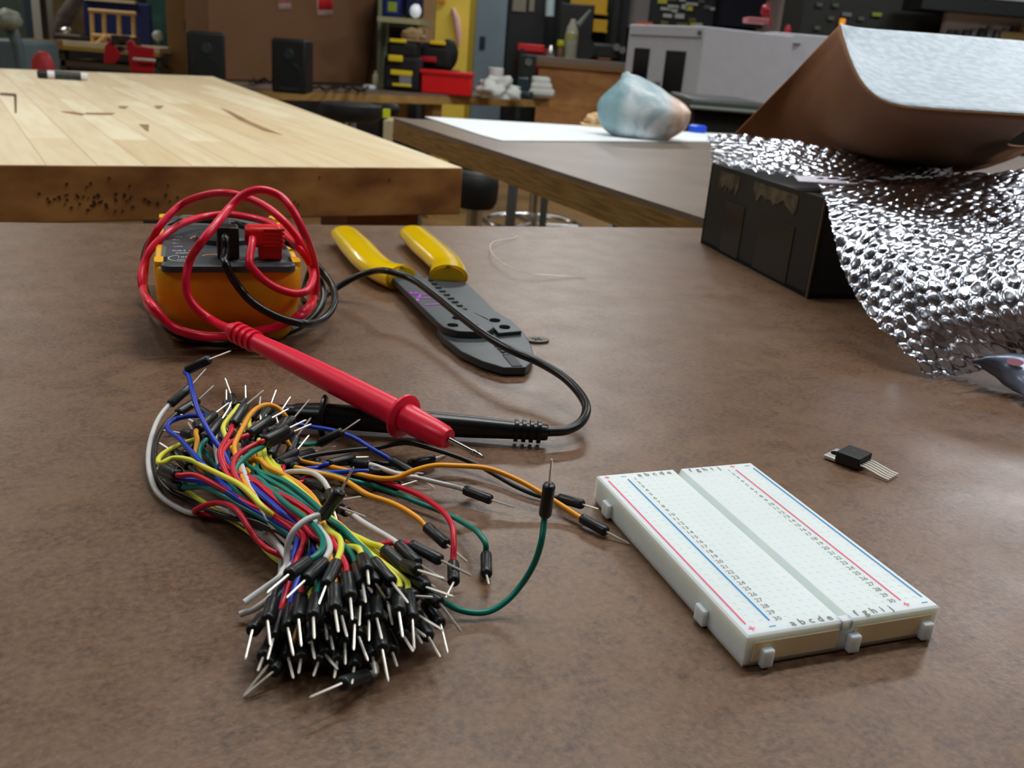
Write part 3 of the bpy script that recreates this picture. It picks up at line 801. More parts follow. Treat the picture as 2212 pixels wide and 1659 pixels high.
def jumper(col, label, ends, path, group='jumper wires'):
    """ends: two of None or ((bx, by, z), (fx, fy), (tx, ty), prefer); path: pixel points between"""
    pts = [pt(p) if not isinstance(p, Vector) else p for p in path]
    H = []
    for k, e in enumerate(ends):
        if e is None: H.append(None); continue
        pf = e[3] if len(e) > 3 else None
        B = pt(e[0]) if not isinstance(e[0], Vector) else e[0]
        if isinstance(e[1], Vector): F, T_ = e[1], e[2]
        else:
            F = reach(B, e[1][0], e[1][1], LH, RH, pf); T_ = reach(F, e[2][0], e[2][1], LP, RP * 1.2, pf)
        H.append((B, F, T_))
    full = list(pts)
    def inner(h): return h[0] + (h[1] - h[0]) * 0.25
    if H[0]:
        full = [inner(H[0]), H[0][0] - (H[0][1] - H[0][0]).normalized() * 0.0008] + full
    if H[1]:
        full = full + [H[1][0] - (H[1][1] - H[1][0]).normalized() * 0.0008, inner(H[1])]
    sp = spline(full, 7)
    for p in sp: p.z = max(p.z, TZ + RW)
    c = sum(sp, Vector()) / len(sp); c.z = TZ
    t = thing('jumper_wire', label, 'wire', c, 0, group)
    part('insulation', MB().tube(sp, RW, 8), M_W[col], t, smooth=70)
    for h in H:
        if not h: continue
        B, F, T_ = h; a_ = F - B; f = lambda q: B + a_ * q
        hs = part('connector', MB().tube([f(0), f(0.03), f(0.12), f(0.55), f(0.93), f(0.985), f(1)], [RH * .78, RH * .95, RH, RH * 0.97, RH, RH * 0.85, RH * 0.55], 14), M_HS, t, smooth=50)
        n_ = (T_ - F).normalized()
        part('pin', MB().tube([F - n_ * 0.001, T_ - n_ * 0.0006, T_], [RP, RP, RP * 0.4], 6), M_PIN, hs)
    return t

# surface height of the bundle as the picture's lanes cross it
def lane_z(px, py, lift=0.0):
    u = (px - 421) * 0.498 - (py - 1105) * 0.867
    u = min(max(u / 150.0, 0), 1)
    return 0.0012 + 0.0125 * math.sin(PI * 0.62 * u) + lift
def LZ(lst, lift=0.0): return [(x, y, lane_z(x, y, lift)) for x, y in lst]

# ---- wires that stand apart, traced one by one
jumper('green', 'green jumper wire curving up from the bench, its pin pointing straight up', [((930, 1282, .0075), (912, 1252), (895, 1225)), ((1177, 1114, .0245), (1187, 1046), (1192, 992), 'n')],
       [(960, 1301, .005), (991, 1317, .0025), (1029, 1324, .0018), (1061, 1319, .002), (1097, 1296, .004), (1130, 1258, .008), (1155, 1215, .0135), (1170, 1167, .0195)])
jumper('orange', 'longest orange jumper wire arching right, its pin touching the breadboard side', [((618, 950, .010), (604, 925), (596, 900)), ((1256, 1119, .0022), (1311, 1149), (1360, 1175))],
       [(628, 967, .008), (643, 991, .006), (672, 1001, .004), (702, 1006, .004), (739, 1014, .005), (791, 1028, .0055), (828, 1034, .006), (856, 1032, .007), (893, 1017, .009), (936, 1006, .0105), (980, 1006, .0105), (1054, 1012, .009), (1117, 1036, .007), (1168, 1064, .005), (1218, 1095, .003)])
jumper('black', 'black jumper wire running right behind the long orange one to the breadboard', [((640, 994, .006), (608, 1005), (585, 1010)), ((1208, 1076, .0016), (1259, 1090), (1293, 1100))],
       [(676, 984, .006), (752, 973, .006), (817, 967, .006), (860, 958, .007), (882, 957, .007), (925, 967, .006), (980, 984, .004), (1034, 1006, .003), (1077, 1030, .002), (1117, 1052, .0015), (1168, 1072, .0012)])
jumper('white', 'white jumper wire ending on the bench left of the upright green one', [((800, 1004, .006), (760, 1000), (735, 998)), ((1003, 1058, .0035), (1062, 1080), (1112, 1096))],
       [(854, 1022, .006), (899, 1032, .006), (947, 1043, .005)])
jumper('orange', 'orange jumper wire ending right of the bundle beside the red one bent downward', [((640, 1010, .008), (610, 1000), (590, 990)), ((921, 1138, .007), (966, 1177), (1010, 1215))],
       [(693, 1023, .006), (741, 1036, .007), (763, 1049, .008), (795, 1069, .0085), (839, 1084, .0085), (871, 1099, .0085), (904, 1121, .008)])
jumper('green', 'green jumper wire bending down to a short connector right of the bundle', [((655, 1018, .006), (625, 1010), (600, 1005)), ((1050, 1197, .0026), (1051, 1242), (1056, 1262))],
       [(708, 1024, .005), (763, 1039, .004), (806, 1049, .003), (850, 1064, .003), (904, 1086, .0025), (969, 1112, .0025), (1012, 1136, .004), (1034, 1152, .006), (1049, 1175, .005)])
jumper('red', 'red jumper wire bending straight down at the right of the bundle', [((790, 1030, .004), (740, 1026), (710, 1024)), ((979, 1217, .007), (980, 1258), (963, 1291), 'n')],
       [(860, 1051, .005), (904, 1069, .007), (940, 1092, .010), (965, 1115, .012), (978, 1140, .012), (980, 1175, .010)])
jumper('red', 'short red jumper wire end under the long orange wire beside the black probe', [((640, 1043, .004), (620, 1035), (600, 1030)), ((806, 1040, .0016), (864, 1050), (903, 1038))],
       [(690, 1022, .004), (740, 1026, .003), (790, 1036, .0025)])
jumper('blue', 'blue jumper wire passing under the red probe tip towards the orange arch', [((600, 925, .008), (575, 935), (560, 945)), ((846, 994, .004), (893, 1022), (938, 1054))],
       [(633, 917, .009), (665, 921, .009), (719, 930, .009), (763, 945, .008), (806, 971, .006)])
jumper('green', 'short green jumper wire with its connector just below the black probe', [((585, 950, .008), (560, 965), (548, 985)), ((690, 958, .006), (740, 932), (778, 906), 'n')],
       [(613, 954, .008), (654, 960, .007), (680, 959, .006)])
jumper('blue', 'upper of two blue jumper wires pointing right under the red probe', [((600, 1002, .008), (575, 992), (560, 980)), ((709, 1002, .005), (765, 988), (809, 987))],
       [(613, 1010, .007), (654, 1013, .005), (687, 1010, .004)])
jumper('blue', 'lower of two blue jumper wires pointing right, crossing the long orange one', [((605, 1020, .008), (580, 1010), (560, 1000)), ((795, 1018, .006), (854, 1019), (915, 1023))],
       [(654, 1016, .006), (708, 1021, .005), (752, 1019, .0055)])
jumper('black', 'black jumper wire whose connector lies just below the red probe tip', [((690, 1000, .004), (650, 1000), (625, 1000)), ((884, 1003, .0018), (938, 990), (963, 983))],
       [(740, 1001, .003), (800, 1000, .002), (850, 1003, .0016)])
jumper('yellow', 'yellow jumper wire under the upper end of the long orange one', [((600, 1000, .008), (585, 985), (575, 970)), ((630, 992, .005), (676, 977), (725, 964))],
       [(607, 1004, .007), (618, 1000, .006)])
jumper('white', 'white jumper wire bowing far out at the left edge of the bundle', [((367, 874, .009), (411, 836), (446, 796)), ((640, 1225, .004), (620, 1260), (612, 1290))],
       [(345, 900, .007), (328, 940, .005), (320, 985, .0035), (325, 1030, .0025), (342, 1066, .0018), (375, 1092, .0012), (415, 1109, .001), (445, 1108, .001), (466, 1098, .0015), (508, 1114, .003), (553, 1139, .004), (589, 1168, .005), (607, 1190, .005)])
jumper('black', 'black jumper wire bowing out just inside the white one at the left edge', [((383, 893, .007), (428, 865), (462, 833)), ((655, 1225, .004), (640, 1262), (634, 1300))],
       [(355, 920, .005), (337, 955, .004), (334, 995, .003), (345, 1035, .002), (370, 1062, .0015), (410, 1081, .0012), (470, 1110, .004), (560, 1135, .007), (620, 1165, .008)])
jumper('blue', 'dark blue jumper wire standing highest with its connector bent to the right', [((404, 800, .0245), (453, 776), (499, 758), 'n'), ((760, 1225, .006), (790, 1262), (812, 1290))],
       [(407, 812, .024), (416, 848, .0225), (427, 885, .0205), (445, 921, .0185), (463, 951, .0165), (481, 975, .015), (500, 1010, .0135), (535, 1042, .0145), (571, 1074, .0145), (607, 1105, .0145), (644, 1135, .013), (689, 1181, .010), (730, 1205, .008)])
jumper('blue', 'bright blue jumper wire looping back on itself at the upper left of the bundle', [((480, 908, .012), (512, 895), (535, 880)), ((800, 1200, .005), (830, 1230), (850, 1255))],
       [(445, 899, .012), (408, 899, .012), (378, 906, .011), (362, 918, .011), (366, 932, .011), (387, 947, .012), (412, 975, .0125), (441, 1006, .013), (470, 1030, .012), (520, 1065, .010), (600, 1115, .008), (700, 1170, .006)])
jumper('yellow', 'yellow jumper wire turning back in a sharp loop at the left of the bundle', [((425, 948, .010), (455, 935), (485, 925)), ((735, 1208, .005), (760, 1240), (772, 1270))],
       [(387, 961, .009), (354, 979, .0085), (342, 993, .0085), (348, 1001, .0095), (372, 990, .0105), (408, 993, .0115), (445, 1011, .0135), (480, 1028, .0155), (517, 1047, .0165), (544, 1070, .0165), (571, 1099, .0155), (620, 1135, .009), (690, 1175, .006)])
jumper('red', 'stray red jumper wire with one hooked end below the left side of the bundle', [((500, 1120, .002), (540, 1140), (570, 1155)), ((650, 1222, .006), (678, 1262), (690, 1295))],
       [(450, 1113, .0012), (425, 1108, .002), (421, 1103, .004), (445, 1091, .007), (472, 1086, .009), (499, 1093, .011), (517, 1108, .0115), (535, 1137, .010), (553, 1163, .008), (580, 1187, .007), (615, 1203, .006)])
jumper('yellow', 'yellow jumper wire along the lower left underside of the bundle', [((385, 1020, .004), (362, 1008), (350, 1002)), ((662, 1222, .005), (690, 1258), (705, 1290))],
       [(354, 1029, .003), (385, 1049, .003), (417, 1070, .003), (445, 1088, .003), (472, 1107, .003), (517, 1134, .0028), (553, 1161, .0028), (580, 1193, .0028), (616, 1218, .003)])
jumper('white', 'white jumper wire arching over the bundle into a connector standing upright', [((697, 1116, .018), (737, 1060), (764, 1009), 'n'), None],
       [(687, 1114, .019), (662, 1123, .019), (638, 1143, .0175), (624, 1168, .015), (620, 1197, .012), (618, 1222, .010), (611, 1232, .0095), (603, 1247, .009), (572, 1270, .007), (541, 1292, .0055), (527, 1302, .005)])
jumper('white', 'white jumper wire with a bare cut end lowest at the left of the pin fan', [((560, 1130, .004), (530, 1110), (510, 1100)), None],
       [(589, 1160, .006), (612, 1195, .0085), (625, 1225, .010), (611, 1257, .009), (582, 1292, .006), (552, 1314, .0035), (519, 1327, .002)])
jumper('green', 'green jumper wire hooking back left with its connector over the cut white wires', [((665, 1213, .0175), (623, 1242), (577, 1281)), ((560, 1000, .008), (585, 975), (610, 950))],
       [(671, 1209, .0175), (692, 1192, .018), (698, 1169, .018), (687, 1147, .018), (667, 1126, .0175), (620, 1090, .016), (575, 1050, .014), (545, 1020, .011)])
jumper('white', 'white jumper wire hooking back left in front of the arching white one', [((700, 1214, .0165), (659, 1254), (619, 1292)), ((620, 1065, .008), (590, 1050), (565, 1040))],
       [(703, 1208, .0170), (712, 1188, .0175), (708, 1167, .0175), (691, 1142, .017), (660, 1100, .012)])
jumper('yellow', 'yellow jumper wire hooking down beside the two left pointing connectors', [((727, 1216, .0165), (704, 1266), (685, 1315)), ((580, 1010, .010), (575, 985), (572, 960))],
       [(728, 1212, .0168), (736, 1188, .0172), (733, 1163, .017), (710, 1147, .0165), (675, 1110, .012), (630, 1060, .010)])
jumper('green', 'green jumper wire crossing the right shoulder of the bundle into the pin fan', [((806, 1212, .0155), (847, 1259), (882, 1303)), ((545, 965, .013), (531, 940), (520, 915))],
       [(790, 1190, .0158), (766, 1169, .0158), (735, 1138, .0158), (712, 1122, .0155), (689, 1099, .015), (653, 1067, .0145), (616, 1041, .014), (571, 1023, .0135), (531, 1002, .013)])
jumper('yellow', 'yellow jumper wire at the right shoulder of the bundle with a big connector', [((829, 1186, .014), (881, 1234), (942, 1271)), ((560, 950, .014), (570, 925), (575, 895))],
       [(800, 1174, .0135), (777, 1163, .013), (752, 1151, .0125), (685, 1105, .0125), (625, 1060, .0125), (589, 1031, .0125), (566, 1000, .0125)])
jumper('white', 'white jumper wire entering the pin fan from the right side of the bundle', [((860, 1176, .011), (903, 1218), (966, 1257)), ((750, 1106, .008), (716, 1088), (700, 1075))],
       [(829, 1155, .0108), (787, 1130, .0095)])
jumper('red', 'red jumper wire with the connector highest at the right of the pin fan', [((887, 1177, .011), (953, 1211), (1018, 1244)), ((700, 1090, .008), (665, 1070), (640, 1055))],
       [(872, 1174, .0108), (839, 1173, .0105), (808, 1180, .009), (770, 1170, .007), (730, 1125, .007)])
jumper('red', 'upper of two short red jumper ends right of the bundle beneath a white arch', [((661, 1043, .007), (706, 1058), (748, 1070)), ((560, 1010, .006), (545, 985), (535, 965))],
       [(643, 1043, .007), (610, 1036, .008), (585, 1025, .007)])
jumper('red', 'lower of two short red jumper ends right of the bundle beneath a white arch', [((678, 1068, .008), (708, 1085), (784, 1072)), ((550, 1020, .005), (535, 1000), (520, 980))],
       [(660, 1060, .008), (620, 1045, .007), (590, 1035, .006)])
jumper('white', 'white jumper wire arching over the short red ends right of the bundle', [((712, 1063, .013), (722, 1105), (733, 1145)), ((590, 1035, .007), (560, 1030), (530, 1025))],
       [(707, 1052, .0135), (698, 1038, .0135), (676, 1022, .0125), (643, 1018, .011), (617, 1022, .009)])
jumper('black', 'black jumper wire whose pin points right below the white arch', [((700, 1085, .008), (735, 1096), (791, 1117)), ((640, 1130, .004), (610, 1110), (590, 1095))],
       [(680, 1092, .008), (660, 1110, .006)])
jumper('orange', 'orange jumper wire looping high over the upper end of the bundle', [((618, 907, .013), (600, 935), (585, 965)), ((725, 1225, .006), (735, 1262), (742, 1300))],
       [(615, 897, .0145), (604, 884, .016), (584, 875, .0175), (562, 878, .0185), (542, 894, .0185), (526, 921, .0175), (513, 946, .0165), (506, 966, .0155), (519, 1011, .0145), (528, 1040, .0145), (544, 1067, .0145), (590, 1100, .010), (650, 1150, .009)])
jumper('yellow', 'yellow jumper wire rising beside the orange loop at the upper end of the bundle', [((516, 877, .0165), (531, 868), (530, 832), 'f'), ((830, 1215, .006), (858, 1250), (870, 1280))],
       [(510, 884, .0165), (495, 903, .0165), (482, 924, .0165), (488, 944, .016), (502, 972, .0145), (540, 1005, .012), (620, 1060, .010), (720, 1150, .008)])

# ---- the top fan: (back, front, tip), colour, first points of the wire
TOPF = [
    ('orange', (427, 929, .013), (464, 894), (495, 870), [(426, 950, .0125), (424, 985, .011), (445, 1020, .010)]),
    ('green', (447, 948, .014), (478, 908), (499, 875), [(438, 958, .0135), (431, 975, .0125), (434, 1000, .0115), (470, 1035, .010)]),
    ('red', (503, 918, .017), (530, 876), (570, 843), [(500, 930, .0168), (488, 950, .0162), (475, 975, .0155), (481, 1004, .015), (500, 1033, .014)]),
    ('red', (537, 938, .016), (584, 905), (624, 883), [(522, 944, .0158), (497, 957, .0158), (481, 978, .015), (490, 1010, .014)]),
    ('green', (577, 958, .016), (631, 934), (673, 916), [(565, 966, .016), (544, 978, .016), (520, 998, .0155), (508, 1022, .0145)]),
    ('red', (570, 952, .0175), (622, 926), (662, 907), [(556, 958, .017), (533, 969, .0165), (509, 989, .016), (504, 1018, .015)]),
    ('black', (597, 934, .012), (633, 905), (670, 862), [(590, 945, .011), (575, 970, .010)]),
    ('yellow', (570, 968, .012), (565, 930), (562, 895), [(572, 985, .0125), (585, 1005, .0125)]),
    ('yellow', (583, 985, .010), (600, 950), (620, 920), [(590, 1000, .0115), (607, 1027, .012)]),
    ('orange', (560, 912, .012), (583, 880), (597, 842), [(552, 925, .012), (540, 960, .0125), (550, 992, .013)]),
    ('yellow', (598, 1000, .008), (640, 975), (668, 940), [(600, 1008, .009), (612, 1030, .010)]),
    ('black', (452, 938, .008), (423, 914), (390, 895), [(465, 950, .008), (480, 980, .008)]),
    ('blue', (436, 944, .007), (395, 936), (352, 929), [(450, 952, .007), (480, 985, .008)]),
    ('black', (408, 1008, .006), (375, 976), (344, 956), [(420, 1020, .006), (450, 1045, .007)]),
    ('green', (436, 965, .006), (419, 932), (406, 912), [(445, 980, .006), (470, 1010, .008)]),
    ('red', (383, 1026, .010), (350, 1012), (342, 1005), [(417, 1026, .0115), (454, 1041, .0125)]),
    ('blue', (380, 1033, .008), (346, 1020), (340, 1010), [(427, 1039, .0095), (463, 1053, .0105)]),
    ('green', (396, 1052, .006), (366, 1040), (352, 1032), [(436, 1052, .0085)]),
    ('black', (508, 880, .009), (500, 856), (486, 817), [(515, 895, .009), (520, 930, .008)]),
    ('orange', (497, 900, .008), (489, 870), (489, 841), [(500, 915, .008), (510, 950, .008)]),
    ('white', (512, 905, .007), (506, 880), (505, 857), [(515, 920, .007), (520, 960, .008)]),
    ('yellow', (540, 905, .009), (560, 880), (563, 856), [(540, 925, .009), (545, 970, .010)]),
    ('green', (580, 915, .009), (606, 890), (628, 857), [(570, 930, .009), (560, 975, .010)]),
    ('black', (575, 925, .007), (590, 905), (613, 888), [(570, 940, .008), (560, 980, .009)]),
    ('red', (626, 980, .007), (640, 945), (672, 902), [(618, 992, .007), (610, 1020, .009)]),
    ('white', (470, 925, .009), (485, 905), (500, 868), [(465, 940, .009), (470, 990, .009)]),
    ('orange', (545, 1000, .010), (535, 962), (528, 930), [(552, 1012, .011), (570, 1030, .012)]),
    ('blue', (455, 900, .010), (430, 884), (412, 872), [(470, 915, .010), (490, 960, .010)]),
    ('black', (420, 960, .006), (395, 985), (382, 985), [(440, 975, .006), (470, 1010, .007)]),
    ('yellow', (520, 960, .008), (497, 935), (478, 912), [(530, 975, .009), (550, 1005, .010)]),
]
LANES = {
    'red': [[(499, 1067), (535, 1088), (580, 1109), (625, 1139), (662, 1173), (689, 1197)], [(524, 1016), (553, 1043), (580, 1065), (616, 1096), (644, 1120), (680, 1160)],
            [(545, 1035), (580, 1062), (616, 1074), (671, 1108), (700, 1135)], [(497, 1031), (545, 1075), (600, 1115), (655, 1155)], [(560, 1060), (620, 1098), (660, 1130), (700, 1170)]],
    'green': [[(481, 1070), (517, 1092), (562, 1115), (607, 1142), (643, 1170), (671, 1206)], [(520, 1010), (553, 1032), (580, 1052), (644, 1085), (690, 1125)], [(510, 1045), (560, 1090), (640, 1150), (680, 1190)],
              [(560, 1022), (620, 1060), (680, 1102), (740, 1160)], [(500, 1050), (580, 1120), (650, 1180)]],
    'blue': [[(490, 1062), (540, 1095), (600, 1130), (670, 1180)], [(470, 1035), (520, 1075), (590, 1125), (660, 1165)], [(500, 1025), (560, 1085), (640, 1140)]],
    'yellow': [[(625, 1040), (660, 1070), (690, 1100), (740, 1140)], [(600, 1040), (640, 1075), (700, 1120)], [(560, 1020), (600, 1045), (660, 1090)], [(590, 1020), (640, 1060), (700, 1110)], [(555, 1020), (610, 1070), (680, 1130)]],
    'orange': [[(553, 992), (580, 1010), (616, 1028), (644, 1045), (671, 1068), (690, 1098)], [(500, 1060), (545, 1110), (584, 1146), (604, 1176), (618, 1193)], [(530, 1010), (570, 1050), (640, 1110)], [(580, 1045), (625, 1085), (690, 1145)]],
    'white': [[(520, 1000), (560, 1090), (600, 1150), (640, 1190)], [(508, 1114), (553, 1148), (600, 1188)]],
    'black': [[(517, 1112), (562, 1130), (620, 1160), (655, 1190)], [(530, 1040), (600, 1100), (680, 1160)], [(500, 1080), (560, 1120), (640, 1175)], [(560, 1050), (630, 1110), (700, 1160)], [(520, 1030), (590, 1090), (660, 1140)], [(540, 1080), (620, 1140), (690, 1190)]],
}
# ---- the bottom fan: (back, z, front, tip)
BOTF = [
    ((568, 1333), .006, (545, 1363), (530, 1425)), ((590, 1297), .011, (578, 1341), (584, 1395)), ((605, 1325), .008, (590, 1380), (578, 1425)), ((628, 1312), .010, (622, 1357), (634, 1417)),
    ((651, 1290), .0125, (645, 1338), (651, 1397)), ((683, 1290), .014, (677, 1334), (679, 1380)), ((722, 1268), .016, (724, 1318), (731, 1366)), ((750, 1243), .0165, (757, 1292), (761, 1339)),
    ((762, 1305), .011, (766, 1350), (764, 1405)), ((700, 1300), .009, (703, 1348), (707, 1382)), ((712, 1325), .008, (714, 1374), (720, 1404)), ((668, 1335), .007, (673, 1386), (680, 1424)),
    ((612, 1372), .004, (623, 1421), (634, 1466)), ((680, 1372), .004, (703, 1415), (730, 1446)), ((742, 1345), .006, (745, 1391), (746, 1436)), ((733, 1290), .012, (738, 1331), (750, 1376)),
    ((600, 1390), .003, (578, 1438), (525, 1506)), ((625, 1400), .0025, (589, 1452), (527, 1504)), ((590, 1378), .004, (568, 1421), (557, 1450)), ((695, 1385), .003, (687, 1432), (677, 1461)),
    ((768, 1395), .003, (765, 1442), (760, 1478)), ((792, 1459), .002, (737, 1477), (668, 1507)), ((770, 1325), .008, (775, 1376), (795, 1428)), ((783, 1205), .018, (794, 1233), (797, 1263)),
    ((770, 1222), .016, (784, 1262), (790, 1302)), ((800, 1215), .014, (812, 1262), (850, 1321)), ((861, 1278), .0125, (862, 1323), (870, 1377)), ((882, 1280), .0115, (891, 1338), (895, 1404)),
    ((862, 1290), .009, (905, 1330), (959, 1363)), ((905, 1262), .0105, (951, 1305), (997, 1366)), ((880, 1248), .010, (922, 1269), (980, 1289)), ((850, 1280), .008, (898, 1288), (935, 1290)),
    ((920, 1302), .0065, (952, 1350), (967, 1411)), ((900, 1330), .005, (926, 1377), (951, 1420)), ((850, 1335), .006, (872, 1375), (893, 1408)), ((812, 1290), .0105, (814, 1336), (825, 1381)),
    ((818, 1352), .008, (826, 1404), (839, 1473)), ((862, 1310), .006, (889, 1350), (912, 1391)), ((872, 1325), .0045, (892, 1355), (920, 1376)), ((866, 1220), .0125, (904, 1232), (960, 1250)),
    ((790, 1300), .009, (797, 1340), (797, 1385)), ((800, 1380), .004, (806, 1420), (812, 1455)), ((840, 1370), .003, (848, 1410), (858, 1440)), ((732, 1390), .003, (728, 1430), (722, 1465)),
    ((655, 1380), .004, (650, 1425), (645, 1455)), ((640, 1300), .007, (660, 1345), (668, 1390)), ((775, 1265), .012, (778, 1310), (776, 1352)), ((835, 1262), .010, (838, 1305), (848, 1350)),
]
CLAB = {c: c + ' jumper wire in the thick of the bundle, its far pin in the upper fan' for c in WC}
LIDX = {'red': [1, 2, 3, 0, 4], 'green': [1, 2, 4, 0, 3], 'blue': [1, 0, 2]}
order = [6, 24, 25, 7, 5, 2, 1, 26, 27, 30, 29, 8, 15, 9, 10, 4, 3, 0, 35, 36, 22, 11, 12, 13, 14, 16, 17, 18, 19, 20, 31, 32, 33, 34, 37, 38, 21, 23, 28, 39, 40, 41, 42, 43, 44, 45, 46, 47]
cnt = {}
for k, (col, B, F, T_, first) in enumerate(TOPF):
    L_ = LANES[col]; i = cnt.get(col, 0); cnt[col] = i + 1
    lane = L_[LIDX.get(col, list(range(9)))[i] % len(L_)]
    lift = 0.0012 if L_.index(lane) == 0 or col == 'red' else (-0.001 if col in ('yellow', 'orange', 'white') else 0.0)
    mid = LZ(lane, lift)
    # keep only lane points further down the bundle than the wire's own first points
    fx, fy = first[-1][0], first[-1][1]
    mid = [q_ for q_ in mid if q_[0] + q_[1] > fx + fy + 25]
    b_ = BOTF[order[k]]
    (bx, by), bz, bf, bt = b_
    dx, dy = bx - bf[0], by - bf[1]; l_ = math.hypot(dx, dy)
    pre = (bx + dx / l_ * 22, by + dy / l_ * 22, bz)
    neck = (0.5 * (mid[-1][0] + pre[0]), 0.5 * (mid[-1][1] + pre[1]), (mid[-1][2] + bz) / 2 + 0.001)
    jumper(col, CLAB[col], [(B, F, T_), ((bx, by, bz), bf, bt, 'n' if bz > .009 and False else None)], [*first, *mid, neck, pre], 'jumper wires in the thick of the bundle')
# wires of which only the front ends show
rest = order[len(TOPF):]
cols = ['yellow', 'green', 'red', 'blue', 'orange', 'black', 'white']
FLAB = {c: c + ' jumper wire buried in the bundle, only its front connector showing in the pin fan' for c in WC}
random.seed(11)
for k, j in enumerate(rest):
    col = cols[k % 7]
    (bx, by), bz, bf, bt = BOTF[j]
    dx, dy = bx - bf[0], by - bf[1]; l_ = math.hypot(dx, dy)
    pre = (bx + dx / l_ * 20, by + dy / l_ * 20, bz)
    o_ = random.uniform(-1, 1)
    P = [(520 + 22 * o_, 1010 - 20 * o_, .004), (570 + 25 * o_, 1062 - 28 * o_, .005), (630 + 28 * o_, 1122 - 30 * o_, .005), (690 + 25 * o_, 1178 - 20 * o_, .0045)]
    P.append(((P[-1][0] + pre[0]) / 2, (P[-1][1] + pre[1]) / 2, (bz + .005) / 2))
    jumper(col, FLAB[col], [((500 + 14 * o_, 985 - 10 * o_, .0045), (480 + 10 * o_, 950), (470 + 10 * o_, 925)), ((bx, by, bz), bf, bt)], P + [pre], 'jumper wires showing only a front connector')

# ================================================================== BLACK BOX WITH BUBBLE WRAP, MAILER, ANTISTATIC BAG
p2 = on(1743, 645, 0); p1 = on(1513, 524, 0)
ly = (p1 - p2).normalized(); lx = Vector((ly.y, -ly.x, 0)); LYB = (p1 - p2).length; LXB = 0.34; HB = 0.060
rB = math.atan2(lx.y, lx.x)
t = thing('shipping_box', 'black taped cardboard box at the right, half covered in bubble wrap', 'box', (p2.x, p2.y, TZ), rB)
M_BOX = mat('box_black', (24, 23, 22), 0.62, col2=(34, 33, 30), scale=18)
mb = MB(); th = 0.003
mb.box((LXB / 2, LYB / 2, th / 2), (LXB, LYB, th))
mb.box((th / 2, LYB / 2, HB / 2), (th, LYB, HB)); mb.box((LXB - th / 2, LYB / 2, HB / 2), (th, LYB, HB))
mb.box((LXB / 2, th / 2, HB / 2), (LXB, th, HB)); mb.box((LXB / 2, LYB - th / 2, HB / 2), (LXB, th, HB))
part('carton', mb, M_BOX, t, world=False)
part('lid_flap', MB().box((LXB / 2, LYB / 2, HB - 0.0012), (LXB - 0.006, LYB - 0.006, 0.0022)), M_BOX, t, world=False)
part('worn_edge', MB().box((-0.0002, 0.0002, HB / 2), (0.0012, 0.0012, HB)), mat('kraft_worn', (96, 78, 56), 0.8), t, world=False)
M_TAPE = mat('torn_kraft', (104, 92, 66), 0.7, col2=(60, 54, 42), scale=120)
for (ya, yb, za, seed_) in ((0.113, 0.145, 0.043, 1), (0.030, 0.090, 0.045, 2)):
    random.seed(seed_); P = []
    n = 22
    P += [(ya + (yb - ya) * i / n, HB - 0.003) for i in range(n + 1)]
    P += [(yb - (yb - ya) * i / n, za + random.uniform(0, 0.006)) for i in range(n + 1)]
    mb = MB(); mb.add([Vector((-0.0004, y_, z_)) for y_, z_ in P], [tuple(range(len(P)))])
    part('torn_patch', mb, M_TAPE, t, world=False)
M_TP = mat('clear_tape', (27, 27, 25), 0.34, noise=0.2)
for (ya, yb) in ((0.028, 0.074), (0.098, 0.128)):
    part('tape_strip', MB().box((-0.0003, (ya + yb) / 2, 0.020), (0.0005, yb - ya, 0.036)), M_TP, t, world=False)

# film material: clear glossy plastic
M_FILM = bpy.data.materials.new('bubble_film'); M_FILM.use_nodes = True
nt = M_FILM.node_tree; N = nt.nodes; Lk = nt.links
for n_ in list(N): N.remove(n_)
out = N.new('ShaderNodeOutputMaterial'); tr_ = N.new('ShaderNodeBsdfTransparent'); tr_.inputs[0].default_value = (0.86, 0.88, 0.92, 1)
gl = N.new('ShaderNodeBsdfGlossy'); gl.inputs['Roughness'].default_value = 0.22; gl.inputs[0].default_value = (0.60, 0.63, 0.70, 1)
df = N.new('ShaderNodeBsdfDiffuse'); df.inputs[0].default_value = lin((170, 172, 186))
m1 = N.new('ShaderNodeMixShader'); m2 = N.new('ShaderNodeMixShader'); lw = N.new('ShaderNodeFresnel'); lw.inputs[0].default_value = 1.6
rg = N.new('ShaderNodeMapRange'); rg.inputs[1].default_value = 0.0; rg.inputs[2].default_value = 0.6; rg.inputs[3].default_value = 0.26; rg.inputs[4].default_value = 1.0
m1.inputs[0].default_value = 0.16
Lk.new(tr_.outputs[0], m1.inputs[1]); Lk.new(df.outputs[0], m1.inputs[2])
Lk.new(lw.outputs[0], rg.inputs[0]); Lk.new(rg.outputs[0], m2.inputs[0]); Lk.new(m1.outputs[0], m2.inputs[1]); Lk.new(gl.outputs[0], m2.inputs[2])
Lk.new(m2.outputs[0], out.inputs[0])

